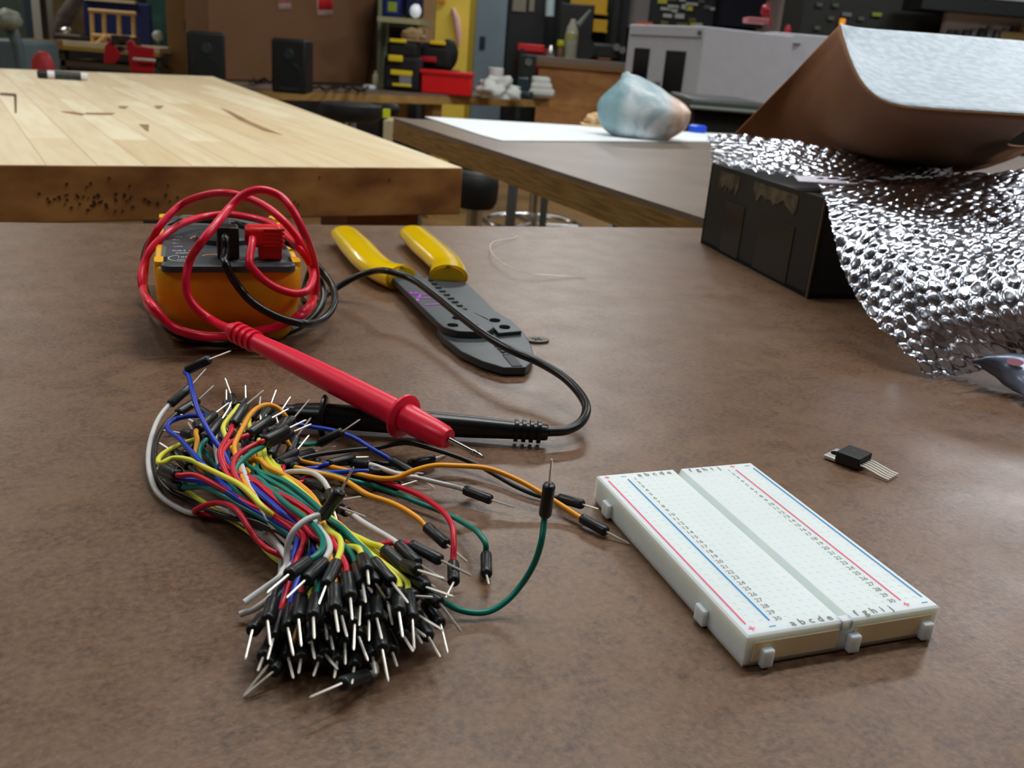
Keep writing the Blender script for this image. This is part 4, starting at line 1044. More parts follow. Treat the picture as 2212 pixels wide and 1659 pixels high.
def surf_grid(rows, nu, nv):
    """rows of 3D points -> dense grid by splines both ways"""
    def even(s_, n):
        L_ = [0.0]
        for a_, b_ in zip(s_, s_[1:]): L_.append(L_[-1] + (b_ - a_).length)
        out, k = [], 0
        for i in range(n + 1):
            d_ = L_[-1] * i / n
            while k < len(s_) - 2 and L_[k + 1] < d_: k += 1
            out.append(s_[k].lerp(s_[k + 1], (d_ - L_[k]) / max(L_[k + 1] - L_[k], 1e-9)))
        return out
    R_ = [even(spline(r, 12), nu) for r in rows]
    return [even(spline([r[i] for r in R_], 12), nv) for i in range(nu + 1)]
from mathutils import noise as NZ
def bubble_sheet(rows, nu, nv, pitch, br, bh, crump=0.003, seed=0.0, flip=1):
    G = surf_grid(rows, nu, nv)
    Lu = sum((G[i + 1][nv // 2] - G[i][nv // 2]).length for i in range(nu)); Lv = sum((G[nu // 2][j + 1] - G[nu // 2][j]).length for j in range(nv))
    vs = []
    for i in range(nu + 1):
        for j in range(nv + 1):
            p = G[i][j]
            du = G[min(i + 1, nu)][j] - G[max(i - 1, 0)][j]; dv = G[i][min(j + 1, nv)] - G[i][max(j - 1, 0)]
            n_ = du.cross(dv); n_ = n_.normalized() if n_.length > 0 else Vector((0, 0, 1))
            if n_.z < 0: n_ = -n_
            a_, b_ = i / nu * Lu, j / nv * Lv
            row = round(b_ / (pitch * 0.866)); best = 9
            for rr_ in (row - 1, row, row + 1):
                off = (rr_ % 2) * pitch / 2; c_ = round((a_ - off) / pitch)
                for cc_ in (c_ - 1, c_, c_ + 1):
                    jx = NZ.noise(Vector((cc_ * 3.1, rr_ * 1.7, seed))) * 0.0020
                    best = min(best, math.hypot(a_ - off - cc_ * pitch - jx, b_ - rr_ * pitch * 0.866))
            h_ = bh * (1 - (best / br) ** 4) ** 0.7 if best < br else 0
            q_ = Vector((a_, b_, seed))
            cr = crump * NZ.noise(q_ * 22) + crump * 0.30 * NZ.noise(q_ * 60) + crump * 0.12 * NZ.noise(q_ * 170)
            # small dents in each bubble
            h_ *= 0.85 + 0.9 * NZ.noise(q_ * 70)
            edge = min(i, nu - i, j, nv - j)
            e_ = Vector((NZ.noise(q_ * 150), NZ.noise(q_ * 150 + Vector((5, 5, 5))), 0)) * (0.0012 if edge == 0 else 0)
            w_ = p + n_ * (h_ + cr) + e_; w_.z = max(w_.z, TZ + 0.0006)
            vs.append(w_)
    fs = [(i * (nv + 1) + j, (i + 1) * (nv + 1) + j, (i + 1) * (nv + 1) + j + 1, i * (nv + 1) + j + 1) for i in range(nu) for j in range(nv)]
    return MB().add(vs, fs)
rowsA = [[(1762, 396, .0640), (1900, 390, .066), (2060, 380, .070), (2420, 335, .0925)],
         [(1780, 428, .0625), (1920, 428, .0645), (2060, 424, .067), (2420, 395, .080)],
         [(1792, 490, .0520), (1930, 500, .0540), (2070, 505, .057), (2420, 500, .066)],
         [(1822, 580, .0370), (1960, 590, .0400), (2090, 590, .045), (2430, 590, .054)],
         [(1885, 690, .0190), (2005, 690, .0230), (2120, 690, .029), (2440, 690, .038)],
         [(1955, 770, .0070), (2050, 765, .0100), (2140, 760, .015), (2450, 752, .024)],
         [(2012, 812, .0016), (2075, 806, .0030), (2160, 800, .006), (2460, 790, .014)]]
solo('bubble_wrap', bubble_sheet([[pt(q_) for q_ in r] for r in rowsA], 380, 340, 0.0098, 0.0044, 0.0017, 0.0052, 1.3), M_FILM,
     'clear bubble wrap sheet draped down the front of the black box onto the bench', 'bubble wrap', 'bubble wrap on the black box', smooth=180)
rowsB = [[(1524, 297, .078), (1640, 301, .078), (1760, 316, .077), (1900, 343, .073), (2040, 366, .070)],
         [(1536, 318, .072), (1645, 328, .072), (1765, 344, .071), (1900, 360, .070), (2045, 369, .069)],
         [(1538, 349, .0632), (1640, 370, .0638), (1745, 386, .065), (1890, 385, .067), (2060, 378, .067)]]
solo('bubble_wrap', bubble_sheet([[pt(q_) for q_ in r] for r in rowsB], 280, 120, 0.0105, 0.0048, 0.0022, 0.0030, 4.1), M_FILM,
     'narrow band of bubble wrap on top of the black box under the brown mailer', 'bubble wrap', 'bubble wrap on the black box', smooth=180)
rowsC = [[(1715, 380, .0668), (1800, 382, .067), (1905, 392, .066)], [(1725, 392, .0662), (1800, 396, .066), (1880, 398, .066)]]
G = surf_grid([[pt(q_) for q_ in r] for r in rowsC], 12, 4)
mb = MB().add([G[i][j] for i in range(13) for j in range(5)], [(i * 5 + j, (i + 1) * 5 + j, (i + 1) * 5 + j + 1, i * 5 + j + 1) for i in range(12) for j in range(4)])
solo('paper_slip', mb, mat('slip_white', (214, 210, 224), 0.6), 'white paper slip poking out of the black box under the bubble wrap', 'paper', solid=0.0004)

# padded mailer: kraft outside, pale lining inside
M_KR = mat('kraft_brown', (122, 78, 46), 0.85, noise=0.12, scale=25)
M_LIN = mat('foam_lining', (196, 208, 216), 0.55, col2=(170, 184, 196), scale=190, bump=0.0012, bscale=190, stretch=(1, 0.5, 1))
Ecv = [(1817, 53, .72), (1827, 92, .68), (1840, 132, .645), (1856, 167, .615), (1877, 196, .585), (1907, 218, .56), (1955, 232, .535), (2040, 240, .515), (2130, 246, .50), (2250, 254, .49)]
Lcv = [(1578, 299, .066), (1640, 304, .067), (1700, 314, .067), (1760, 328, .067), (1820, 344, .066), (1880, 357, .066), (1950, 367, .067), (2020, 372, .068), (2100, 368, .070), (2250, 316, .080)]
Tcv = [(1819, 54, .745), (1850, 60, .75), (1890, 64, .752), (1930, 67, .754), (1970, 70, .755), (2010, 73, .757), (2060, 77, .76), (2120, 82, .76), (2180, 87, .76), (2260, 94, .76)]
E3, L3, T3 = [[pt(q_) for q_ in c_] for c_ in (Ecv, Lcv, Tcv)]
t = thing('padded_mailer', 'open brown mailer with pale silvery lining curling up on top of the black box', 'envelope', (L3[5].x, L3[5].y, TZ + HB))
def ruled(A, B, bulge, nu=60, nv=24):
    mids = [(a_ + b_) / 2 + bulge for a_, b_ in zip(A, B)]
    mids[0] = (A[0] + B[0]) / 2
    G = surf_grid([A, mids, B], nu, nv)
    return MB().add([G[i][j] for i in range(nu + 1) for j in range(nv + 1)], [(i * (nv + 1) + j, (i + 1) * (nv + 1) + j, (i + 1) * (nv + 1) + j + 1, i * (nv + 1) + j + 1) for i in range(nu) for j in range(nv)])
part('kraft_panel', ruled(E3, L3, Vector((0, 0.045, -0.010))), M_KR, t, label='brown outer side of the mailer', solid=0.0016, smooth=180)
part('lining', ruled(T3, [e_ + Vector((0, 0.001, 0.001)) for e_ in E3], Vector((0, 0.01, -0.004))), M_LIN, t, label='pale dimpled lining', solid=0.0010, smooth=180)

# antistatic bag at the right edge
M_AS = mat('antistatic_film', (112, 122, 144), 0.3, 0.15, noise=0.3, scale=30, bump=0.0006, bscale=60)
rowsD = [[(2096, 778, .014), (2150, 768, .016), (2212, 764, .018), (2420, 790, .018)], [(2130, 800, .008), (2170, 800, .011), (2225, 805, .013), (2430, 850, .012)], [(2178, 836, .003), (2205, 852, .004), (2245, 872, .005), (2440, 930, .006)]]
G = surf_grid([[pt(q_) for q_ in r] for r in rowsD], 30, 16)
vs = [G[i][j] + Vector((0, 0, 0.0012 * NZ.noise(Vector((i * .21, j * .3, 2))))) for i in range(31) for j in range(17)]
mb = MB().add(vs, [(i * 17 + j, (i + 1) * 17 + j, (i + 1) * 17 + j + 1, i * 17 + j + 1) for i in range(30) for j in range(16)])
c0 = G[10][8]
t = thing('antistatic_bag', 'corner of a grey blue antistatic bag with red print at the right edge', 'bag', (c0.x, c0.y, TZ))
part('film', mb, M_AS, t, solid=0.0005, smooth=180)
mr = MB(); ii, jj = min(((i, j) for i in range(3, 28) for j in range(2, 14)), key=lambda q_: (G[q_[0]][q_[1]] - at(2192, 786, G[q_[0]][q_[1]].y)).length)
c_ = G[ii][jj] + Vector((0, 0, 0.0012)); n = 18
du = (G[ii + 2][jj] - G[ii - 2][jj]).normalized(); dv = (G[ii][jj + 2] - G[ii][jj - 2]).normalized(); nn = du.cross(dv); nn = nn if nn.z > 0 else -nn; c_ += nn * 0.0008
mr.add([c_ + du * 0.0032 * math.cos(2 * PI * i / n) + dv * 0.0022 * math.sin(2 * PI * i / n) for i in range(n)], [tuple(range(n))])
part('red_print', mr, mat('red_print', (140, 60, 84), 0.5), t)

# ================================================================== BACKGROUND OF THE WORKSHOP
def bgb(x0, y0, x1, y1, Y, depth, yaw=0.0, mb=None):
    """box whose camera side spans the picture rectangle at distance Y (real metres behind it)"""
    xm = (x0 + x1) / 2; A_ = at(x0, (y0 + y1) / 2, Y); B_ = at(x1, (y0 + y1) / 2, Y)
    zt_, zb_ = at(xm, y0, Y).z, at(xm, y1, Y).z
    w_ = (B_.x - A_.x)
    mb = mb or MB()
    c_ = Vector(((A_.x + B_.x) / 2, Y + depth / 2, (zt_ + zb_) / 2))
    return mb.box(c_, (w_, depth, zt_ - zb_), yaw)
def px2(x, y, Y): return at(x, y, Y)
M = lambda n, c, **k: mat(n, c, **k)
def tall(x0, x1, Y, depth, ztop, zbot=0.0, ym=100):
    A_ = at(x0, ym, Y); B_ = at(x1, ym, Y)
    return MB().box(((A_.x + B_.x) / 2, Y + depth / 2, (ztop + zbot) / 2), (B_.x - A_.x, depth, ztop - zbot))
# ---- desk with the speakers
DZ = -0.15
da, db = on(689, 195, DZ), on(1187, 213, DZ); dd = (db - da).normalized(); dn = Vector((-dd.y, dd.x, 0))
d0 = da - dd * 0.85; rzd = math.atan2(dd.y, dd.x)
pts = [d0, db, db + dn * 0.5, d0 + dn * 0.5]
t = thing('desk', 'long dark topped desk at the back with speakers, bags and a red bin', 'desk', (d0.x, d0.y, 0), rzd)
part('desk_top', extrude_down(pts, TZ + DZ, TZ + DZ - 0.012), M('desk_top_grey', (112, 98, 86), rough=0.4, noise=0.2), t)
part('wooden_edge', extrude_down(pts, TZ + DZ - 0.012, TZ + DZ - 0.055), M('desk_wood', (160, 124, 66), rough=0.6, noise=0.3, scale=12), t)
for f_ in (0.12, 0.66):
    q_ = d0.lerp(db, f_) + dn * 0.1
    part('leg', MB().box((q_.x, q_.y, (TZ + DZ - 0.055) / 2), (0.07, 0.07, TZ + DZ - 0.055), rzd), MATS['desk_wood'], t)
    q_ = q_ + dn * 0.35
    part('leg', MB().box((q_.x, q_.y, (TZ + DZ - 0.055) / 2), (0.07, 0.07, TZ + DZ - 0.055), rzd), MATS['desk_wood'], t)
DT = TZ + DZ
def speaker(x0, y0, x1, Y, yaw, label, wm, dm):
    ztop = at((x0 + x1) / 2, y0, Y).z; c_ = at((x0 + x1) / 2, y0, Y); h_ = ztop - DT
    t = thing('speaker', label, 'speaker', (c_.x, c_.y, DT), yaw, 'studio speakers on the back desk')
    part('cabinet', MB().box((0, 0, h_ / 2), (wm, dm, h_)), M('speaker_black', (9, 12, 12), rough=0.5), t, world=False, bevel=0.012)
    fy = -dm / 2 - 0.001
    part('tweeter', MB().cyl((0, fy - 0.004, h_ * 0.72), (0, fy + 0.01, h_ * 0.72), 0.022, 20, 0.03), M('cone_grey', (44, 54, 56), rough=0.3), t, world=False)
    part('woofer', MB().cyl((0, fy - 0.003, h_ * 0.36), (0, fy + 0.01, h_ * 0.36), wm * 0.34, 28, wm * 0.38), M('cone_dark', (22, 28, 29), rough=0.35), t, world=False)
    part('port', MB().box((0, fy, h_ * 0.09), (wm * 0.5, 0.006, 0.012)), M('cone_grey', (0, 0, 0)), t, world=False)
speaker(398, 68, 488, 4.46, 0.35, 'larger looking black speaker overlapping the far corner of the pale bench', 0.165, 0.2)
speaker(596, 84, 668, 4.72, 0.05, 'black two way speaker standing clear on the dark desk', 0.165, 0.2)
# cables on the desk
random.seed(5)
for (xa, xb, yy, lab) in ((535, 600, 172, 'black cable coil on the dark desk left of the free standing speaker'), (672, 795, 189, 'black cable tangle on the dark desk right of the free standing speaker')):
    P = []
    for i in range(16):
        f_ = i / 15; x_ = xa + (xb - xa) * f_
        q_ = on(x_, yy + random.uniform(-4, 5) + (xb - xa) * 0.02 * f_, DZ + 0.008 + random.uniform(0, 0.02)); P.append(q_)
    solo('cable', MB().tube(spline(P, 5), 0.007, 8), M_BLKG, lab, 'cable')
# ---- big cardboard boxes
ca, cb_ = on(455, 170, DZ), on(812, 181, DZ); cn = Vector((-(cb_ - ca).normalized().y, (cb_ - ca).normalized().x, 0))
t = thing('cardboard_box', 'huge plain cardboard box standing on the dark desk behind the speakers', 'box', (ca.x, ca.y, DT), math.atan2((cb_ - ca).y, (cb_ - ca).x))
part('carton', MB().prism([(q_.x, q_.y) for q_ in (ca, cb_, cb_ + cn * 0.22, ca + cn * 0.22)], DT, TZ + 0.75), M('carton_brown', (112, 78, 50), rough=0.8, noise=0.1, scale=4), t)
fy = lambda x, y: None
def on_plane(px, py, P0, nrm_):
    d_ = ray(px, py); return EYE + d_ * ((P0 - EYE).dot(nrm_) / d_.dot(nrm_))
def sticker(x0, y0, x1, y1, m_, parent, name, off=0.004):
    vs = [on_plane(x, y, ca, cn) - cn * off for x, y in ((x0, y0), (x1, y0), (x1, y1), (x0, y1))]
    return part(name, MB().add(vs, [(0, 1, 2, 3)]), m_, parent, solid=0.002)
sticker(600, -30, 628, 21, M('label_pale', (206, 172, 164), rough=0.6), t, 'shipping_label')
sticker(601, -30, 627, 6, M('label_pink', (196, 120, 116), rough=0.6), t, 'label_print', 0.007)
sticker(684, -30, 718, 34, M('label_pale', (0, 0, 0)), t, 'shipping_label')
sticker(686, -30, 717, 21, M('label_red', (200, 36, 40), rough=0.6), t, 'label_print', 0.007)
part('seam', MB().tube([on_plane(x, y, ca, cn) - cn * 0.004 for x, y in ((812, -20), (806, 60), (800, 120), (790, 176))], 0.006, 6), M('seam_dark', (46, 26, 16), rough=0.8), t)
t = thing('cardboard_box', 'lighter tall cardboard box left of the huge one, behind the larger speaker', 'box', (at(410, 190, 5.6).x, 5.6, 0))
part('carton', tall(362, 452, 5.8, 0.3, 2.2), M('carton_light', (132, 98, 54), rough=0.8, noise=0.2, scale=5), t)
part('side_panel', tall(452, 462, 5.85, 0.2, 2.2), M('carton_pinkish', (124, 92, 66), rough=0.8), t)
part('dark_label', bgb(398, 45, 425, 64, 5.78, 0.01), M_DARK, t)

# ---- tool bags, red bin, cloths on the desk
def dz(x, y): return on(x, y, DZ)
q_ = dz(862, 197); Yq = q_.y
M_CAN = M('bag_canvas', (16, 16, 16), rough=0.8, noise=0.3)
M_YEL = M('trim_yellow', (216, 186, 24), rough=0.5)
t = thing('tool_bag', 'tall black tool bag with yellow trims at the left end of the bag pair', 'bag', (q_.x, q_.y, DT), 0)
part('bag_body', bgb(828, 122, 905, 197, Yq, 0.22), M_CAN, t, bevel=0.02)
part('bag_top', bgb(834, 88, 903, 128, Yq + 0.03, 0.16), M_CAN, t, bevel=0.03)
part('trim', bgb(841, 84, 877, 92, Yq + 0.02, 0.03), M_YEL, t, bevel=0.004); part('buckle', bgb(838, 119, 869, 133, Yq - 0.02, 0.03), M_YEL, t, bevel=0.006)
part('trim', bgb(843, 152, 890, 163, Yq - 0.015, 0.03), M_YEL, t, bevel=0.004); part('trim', bgb(847, 181, 888, 187, Yq - 0.015, 0.02), M_YEL, t, bevel=0.003)
part('grey_patch', bgb(862, 164, 888, 182, Yq - 0.012, 0.02), M('patch_grey', (120, 120, 126), rough=0.5), t, bevel=0.003)
q_ = dz(965, 205); Yr = q_.y
t = thing('storage_bin', 'bright red plastic bin on the dark desk beside the tool bags', 'bin', (q_.x, q_.y, DT), 0)
part('bin_body', bgb(909, 160, 1018, 205, Yr, 0.2), M('bin_red', (206, 20, 24), rough=0.35, noise=0.05), t, bevel=0.01)
part('bin_rim', bgb(906, 154, 1021, 162, Yr - 0.01, 0.22), M('bin_red', (0, 0, 0)), t, bevel=0.004)
Yc = Yr + 0.26
q_ = dz(950, 200)
t = thing('tool_case', 'black case with rounded end and red latch lying on top behind the red bin', 'case', (q_.x, Yc, DT), 0)
part('case_body', bgb(906, 95, 978, 152, Yc, 0.2), M_CAN, t, bevel=0.04)
A_ = at(975, 118, Yc + 0.1); r_ = abs(at(975, 84, Yc).z - at(975, 152, Yc).z) / 2
part('rounded_end', MB().blob(at(968, 118, Yc + 0.1), (r_ * 0.72, 0.1, r_), 24, 16, 0.05), M_CAN, t)
part('case_base', bgb(912, 150, 990, 205, Yc + 0.02, 0.16), M_CAN, t, bevel=0.01)
part('trim', bgb(928, 88, 962, 97, Yc - 0.01, 0.04), M_YEL, t, bevel=0.005)
part('red_latch', bgb(908, 122, 942, 134, Yc - 0.02, 0.03), M('latch_red', (170, 20, 36), rough=0.4), t, bevel=0.005)
q_ = at(892, 78, Yq)
t = thing('straw_hat', 'tan rounded cap shaped object lying on top of the left tool bag', 'hat', at(893, 90, Yq + 0.1))
part('crown', MB().blob(at(893, 76, Yq + 0.1), (0.07, 0.05, 0.04), 20, 12, 0.2, 3), M('cap_tan', (150, 124, 86), rough=0.8, noise=0.3), t)
part('brim', bgb(866, 84, 920, 90, Yq + 0.04, 0.14), M('cap_tan', (0, 0, 0)), t, bevel=0.003)
M_CL = M('cloth_white', (196, 200, 194), rough=0.9, noise=0.12, scale=12)
q_ = dz(1068, 214)
solo('cloth_heap', MB().blob((q_.x + 0.012, q_.y + 0.1, DT + 0.058), (0.12, 0.1, 0.07), 34, 20, 0.45, 3.3, 0.8), M_CL, 'crumpled white cloth heap on the desk right of the red bin', 'cloth', smooth=180)
q_ = dz(1172, 214)
t = thing('folded_cloth', 'stack of folded white cloths at the right end of the dark desk', 'cloth', (q_.x, q_.y, DT))
for k in range(3): part('cloth_fold', bgb(1144 + 2 * k, 200 - 13 * k - 8, 1198 - 5 * k, 200 - 13 * k + 9, q_.y + 0.01 * k, 0.12, 0.1 * (k - 1)), M_CL, t, bevel=0.018)
q_ = dz(1072, 200)
solo('paper_roll', MB().lathe([(0.048, 0), (0.05, 0.005), (0.05, 0.165), (0.046, 0.17)], (at(1071, 150, Yr + 0.35).x, Yr + 0.35, DT)), M('roll_white', (200, 198, 202), rough=0.8), 'white paper roll standing behind the crumpled cloth', 'roll')
q_ = dz(1128, 215)
t = thing('bench_vise', 'small dark teal vise between the white cloths on the desk', 'vise', (q_.x, q_.y, DT))
M_VI = M('vise_teal', (22, 44, 52), rough=0.4, noise=0.3)
part('base', bgb(1104, 197, 1152, 214, q_.y, 0.14), M_VI, t, bevel=0.008); part('body', bgb(1117, 168, 1142, 200, q_.y + 0.03, 0.1), M_VI, t, bevel=0.008)
part('screw_head', MB().cyl(at(1140, 203, q_.y - 0.02), at(1140, 203, q_.y + 0.02), 0.012, 14), M_STEEL, t)
q_ = dz(811, 190)
solo('small_bottle', MB().lathe([(0.02, 0), (0.021, 0.005), (0.021, 0.07), (0.01, 0.085), (0.01, 0.1)], (q_.x, q_.y, DT)), M('bottle_cream', (190, 180, 150), rough=0.4), 'small cream bottle left of the tall black tool bag', 'bottle')
q_ = dz(812, 190); solo('white_puck', MB().lathe([(0.04, 0), (0.042, 0.004), (0.036, 0.02), (0.01, 0.022)], (q_.x - 0.02, q_.y - 0.12, DT)), M('puck_white', (190, 194, 200), rough=0.3), 'flat white round dish on the desk in front of the tall tool bag', 'dish')

# ---- shelf with blue can behind
t = thing('wall_shelf', 'pale wooden shelf behind the tool bags holding a blue can', 'shelf', at(860, 48, 6.2))
part('shelf_board', bgb(815, 38, 908, 50, 5.8, 0.6), M('shelf_pale', (150, 146, 110), rough=0.6), t)
part('upright', bgb(815, -30, 822, 240, 6.1, 0.3), M('shelf_green', (112, 124, 96), rough=0.6), t)
t = thing('blue_can', 'dark blue canister with yellow emblem on the pale shelf', 'can', at(846, 38, 6.15))
part('can_body', bgb(825, -20, 866, 38, 6.12, 0.2), M('can_navy', (10, 30, 100), rough=0.4), t, bevel=0.02)
part('emblem', bgb(837, 4, 857, 26, 6.115, 0.01), M('emblem_green', (130, 150, 40), rough=0.5), t, bevel=0.02)
t = thing('blue_can', 'plain dark blue canister at the right end of the pale shelf', 'can', at(890, 38, 6.15))
part('can_body', bgb(872, -20, 908, 38, 6.16, 0.2), M('can_dark', (10, 16, 52), rough=0.4), t, bevel=0.02)
solo('dark_crate', tall(824, 905, 6.5, 0.3, at(865, 58, 6.5).z, 0.0, 90), M('crate_dark', (30, 38, 40), rough=0.6, noise=0.5, scale=30), 'dark crate of parts on the level below the blue cans', 'crate', bevel=0.01)
solo('globe_lamp', MB().blob(at(898, 24, 5.95), (0.035, 0.035, 0.04), 20, 14, 0.05), M('globe_white', (225, 230, 240), rough=0.2, emit=0.25), 'small bright white globe in front of the blue cans', 'lamp')

# ---- plank, yellow column, grey cabinet, dark locker
solo('wood_plank', bgb(905, -40, 938, 92, 7.9, 0.05), M('plank_tan', (196, 156, 112), rough=0.6, noise=0.25, scale=10), 'pale timber plank leaning left of the yellow column', 'plank')
t = thing('yellow_column', 'yellow painted square column behind the red bin', 'column', (at(980, 100, 8.4).x, 8.45, 0))
zf = 0.0
part('shaft', tall(938, 1010, 8.4, 0.25, 2.2), M('column_yellow', (244, 214, 84), rough=0.45, noise=0.08, scale=6), t)
part('side_face', tall(1009, 1022, 8.43, 0.2, 2.2), M('column_yellow_shaded', (160, 140, 40), rough=0.5), t)  # the column's yellow, darkened in colour for its shaded side
mp2 = MB().tube([at(978, 18, 8.38), at(986, 40, 8.38), at(990, 72, 8.38), at(992, 100, 8.38)], [0.016, 0.028, 0.026, 0.01], 10)
part('pink_mark', mp2, M('mark_pink', (226, 180, 176), rough=0.6), t)
part('orange_mark', bgb(948, -10, 962, 6, 8.375, 0.02), M('mark_orange', (226, 140, 60), rough=0.6), t)
t = thing('steel_cabinet', 'grey blue steel cabinet right of the yellow column', 'cabinet', (at(1055, 100, 9.1).x, 9.3, 0))
part('cabinet_body', tall(1020, 1090, 9.1, 0.3, 2.2), M('steel_blue', (122, 140, 152), rough=0.45, noise=0.12, scale=4), t)
part('handle', bgb(1036, 78, 1048, 106, 9.08, 0.03), M('handle_dark', (40, 52, 62), rough=0.3), t, bevel=0.01)
t = thing('dark_locker', 'tall near black locker between the grey blue cabinet and the wooden counter', 'cabinet', (at(1130, 100, 9.2).x, 9.4, 0))
part('locker_body', tall(1094, 1172, 9.2, 0.3, 2.2), M('locker_black', (20, 26, 26), rough=0.5), t)
part('taped_note', bgb(1108, -20, 1137, 25, 9.18, 0.01), M('note_grey', (128, 120, 108), rough=0.7), t)
part('taped_note', bgb(1144, -20, 1155, 25, 9.18, 0.01), M('note_grey', (0, 0, 0)), t)
# red toolbox and small machine in front of the locker
t = thing('toolbox', 'red toolbox behind the wooden counter at its left end', 'toolbox', at(1150, 165, 8.9))
part('stand', tall(1124, 1176, 8.9, 0.2, at(1150, 170, 8.9).z, 0.0, 200), M_DARK, t)
part('box_body', bgb(1120, 103, 1180, 170, 8.9, 0.2), M('box_darkred', (130, 16, 24), rough=0.4), t, bevel=0.01)
part('lid', bgb(1118, 95, 1176, 112, 8.87, 0.24), M('box_red', (196, 34, 40), rough=0.4), t, bevel=0.01)
t = thing('drill_stand', 'small dark machine on a stand in front of the red toolbox', 'machine', (at(1140, 165, 8.0).x, 8.05, 0))
part('column', tall(1124, 1134, 8.0, 0.06, at(1130, 105, 8.0).z), M('mach_green', (34, 48, 44), rough=0.4, noise=0.5, scale=40), t)
part('head', bgb(1124, 118, 1158, 168, 7.97, 0.12), M('mach_green', (0, 0, 0)), t, bevel=0.01)
part('dial', MB().cyl(at(1142, 134, 7.94), at(1142, 134, 8.0), 0.03, 16), M_GREYM, t)
# wooden counter
t = thing('wooden_counter', 'plywood sided counter with grey top behind the white paper', 'counter', (at(1255, 200, 8.2).x, 8.5, 0), 0)
part('counter_body', tall(1160, 1380, 8.2, 0.6, at(1255, 150, 8.2).z, 0.0, 200), M('ply_orange', (200, 146, 86), rough=0.55, col2=(166, 114, 60), scale=1.6, stretch=(3, 3, 8)), t)
part('counter_top', bgb(1153, 129, 1385, 150, 8.17, 0.66), M('counter_grey', (120, 108, 100), rough=0.5), t, bevel=0.004)
part('edge_strip', bgb(1156, 140, 1383, 151, 8.155, 0.03), M('strip_wood', (134, 100, 64), rough=0.6), t)
zc_ = at(1250, 129, 8.2).z
# on the counter
c_ = at(1230, 133, 8.4)
t = thing('glass_bottle', 'clear glass bottle with yellowish contents on the wooden counter', 'bottle', (c_.x, c_.y, zc_))
k_ = 1.0
part('glass', MB().lathe([(0.056, 0), (0.058, 0.015), (0.058, 0.19), (0.047, 0.25), (0.025, 0.295), (0.022, 0.32)], (c_.x, c_.y, zc_)), M('bottle_glass', (190, 190, 170), rough=0.08, trans=0.5), t, smooth=70)
part('liquid_band', MB().lathe([(0.0585, 0.155), (0.059, 0.20)], (c_.x, c_.y, zc_)), M('liquid_yellow', (150, 146, 90), rough=0.3), t)
part('spout', MB().tube([Vector((c_.x, c_.y, zc_ + 0.31)), at(1250, 55, 8.4), at(1276, 22, 8.4)], [0.018, 0.03, 0.012], 10), M('spout_grey', (120, 128, 124), rough=0.2, trans=0.3), t)
c_ = at(1208, 130, 8.35)
t = thing('squeeze_bottle', 'little bottle with lime green cap left of the glass bottle', 'bottle', (c_.x, c_.y, zc_))
part('bottle_body', MB().lathe([(0.028, 0), (0.028, 0.08), (0.019, 0.096)], (c_.x, c_.y, zc_)), M('bottle_brown', (96, 70, 40), rough=0.4), t)
part('cap', MB().lathe([(0.028, 0.096), (0.032, 0.104), (0.028, 0.145)], (c_.x, c_.y, zc_)), M('cap_lime', (190, 200, 40), rough=0.4), t)
c_ = at(1188, 132, 8.3); solo('metal_jug', MB().lathe([(0.032, 0), (0.038, 0.03), (0.022, 0.08), (0.019, 0.096)], (c_.x, c_.y, zc_)), M_STEEL, 'tiny shiny metal cup at the left end of the wooden counter', 'cup')
t = thing('black_equipment', 'black machine with rounded top on the counter beside the white cabinet', 'machine', at(1300, 133, 8.5))
part('housing', bgb(1240, 92, 1345, 129, 8.5, 0.25), M('equip_black', (14, 14, 14), rough=0.5), t, bevel=0.03)
part('wheel', MB().cyl(at(1262, 106, 8.4), at(1262, 106, 8.48), 0.095, 24), M('equip_black', (0, 0, 0)), t)
part('knob', MB().cyl(at(1332, 102, 8.4), at(1332, 102, 8.48), 0.03, 14), M_GREYM, t); part('knob', MB().cyl(at(1345, 108, 8.4), at(1345, 108, 8.48), 0.03, 14), M_GREYM, t)
solo('orange_block', bgb(1292, 126, 1320, 129, 8.25, 0.08), M('block_orange', (150, 92, 36), rough=0.6), 'orange brown block lying on the counter in front of the black machine', 'block', bevel=0.005)
# shelving behind the counter
t = thing('dark_shelving', 'black shelving with yellow bins behind the glass bottle', 'shelf', (at(1260, 60, 9.6).x, 9.7, 0))
part('back_board', tall(1172, 1350, 9.75, 0.05, 2.2), M('shelving_black', (16, 19, 19), rough=0.6), t)
part('upright', tall(1200, 1212, 9.62, 0.1, 2.2), M('shelving_black', (0, 0, 0)), t); part('upright', tall(1316, 1330, 9.62, 0.1, 2.2), M('shelving_black', (0, 0, 0)), t)
for (x0, y0, x1, y1, lab) in ((1232, -20, 1313, 30, 'upper and larger of the yellow bins on the black shelving'), (1280, 42, 1312, 70, 'lower and smaller yellow bin on the black shelving')):
    t = thing('parts_bin', lab, 'bin', at((x0 + x1) / 2, y1, 9.5), 0, 'yellow bins on the black shelving')
    part('bin_front', bgb(x0, y0, x1, y1, 9.5, 0.2), M('bin_yellow', (196, 150, 20), rough=0.4), t, bevel=0.008)
    part('bin_lip', bgb(x0, y1 - 6, x1, y1, 9.46, 0.04), M('bin_yellow', (0, 0, 0)), t, bevel=0.004)
solo('hanging_tube', MB().cyl(at(1187, 35, 9.0), at(1190, -30, 9.0), 0.042, 14), M('tube_pale', (168, 186, 190), rough=0.4), 'pale tube hanging in front of the black shelving', 'tube')
t = thing('flat_screen', 'flat black screen behind the glass bottle', 'monitor', (at(1245, 60, 8.92).x, 8.92, 0))
part('panel', bgb(1208, 8, 1282, 92, 8.92, 0.06), M('monitor_black', (15, 17, 17), rough=0.4), t, bevel=0.01)
part('floor_stand', tall(1240, 1250, 8.99, 0.03, at(1245, 60, 8.99).z), MATS['monitor_black'], t)

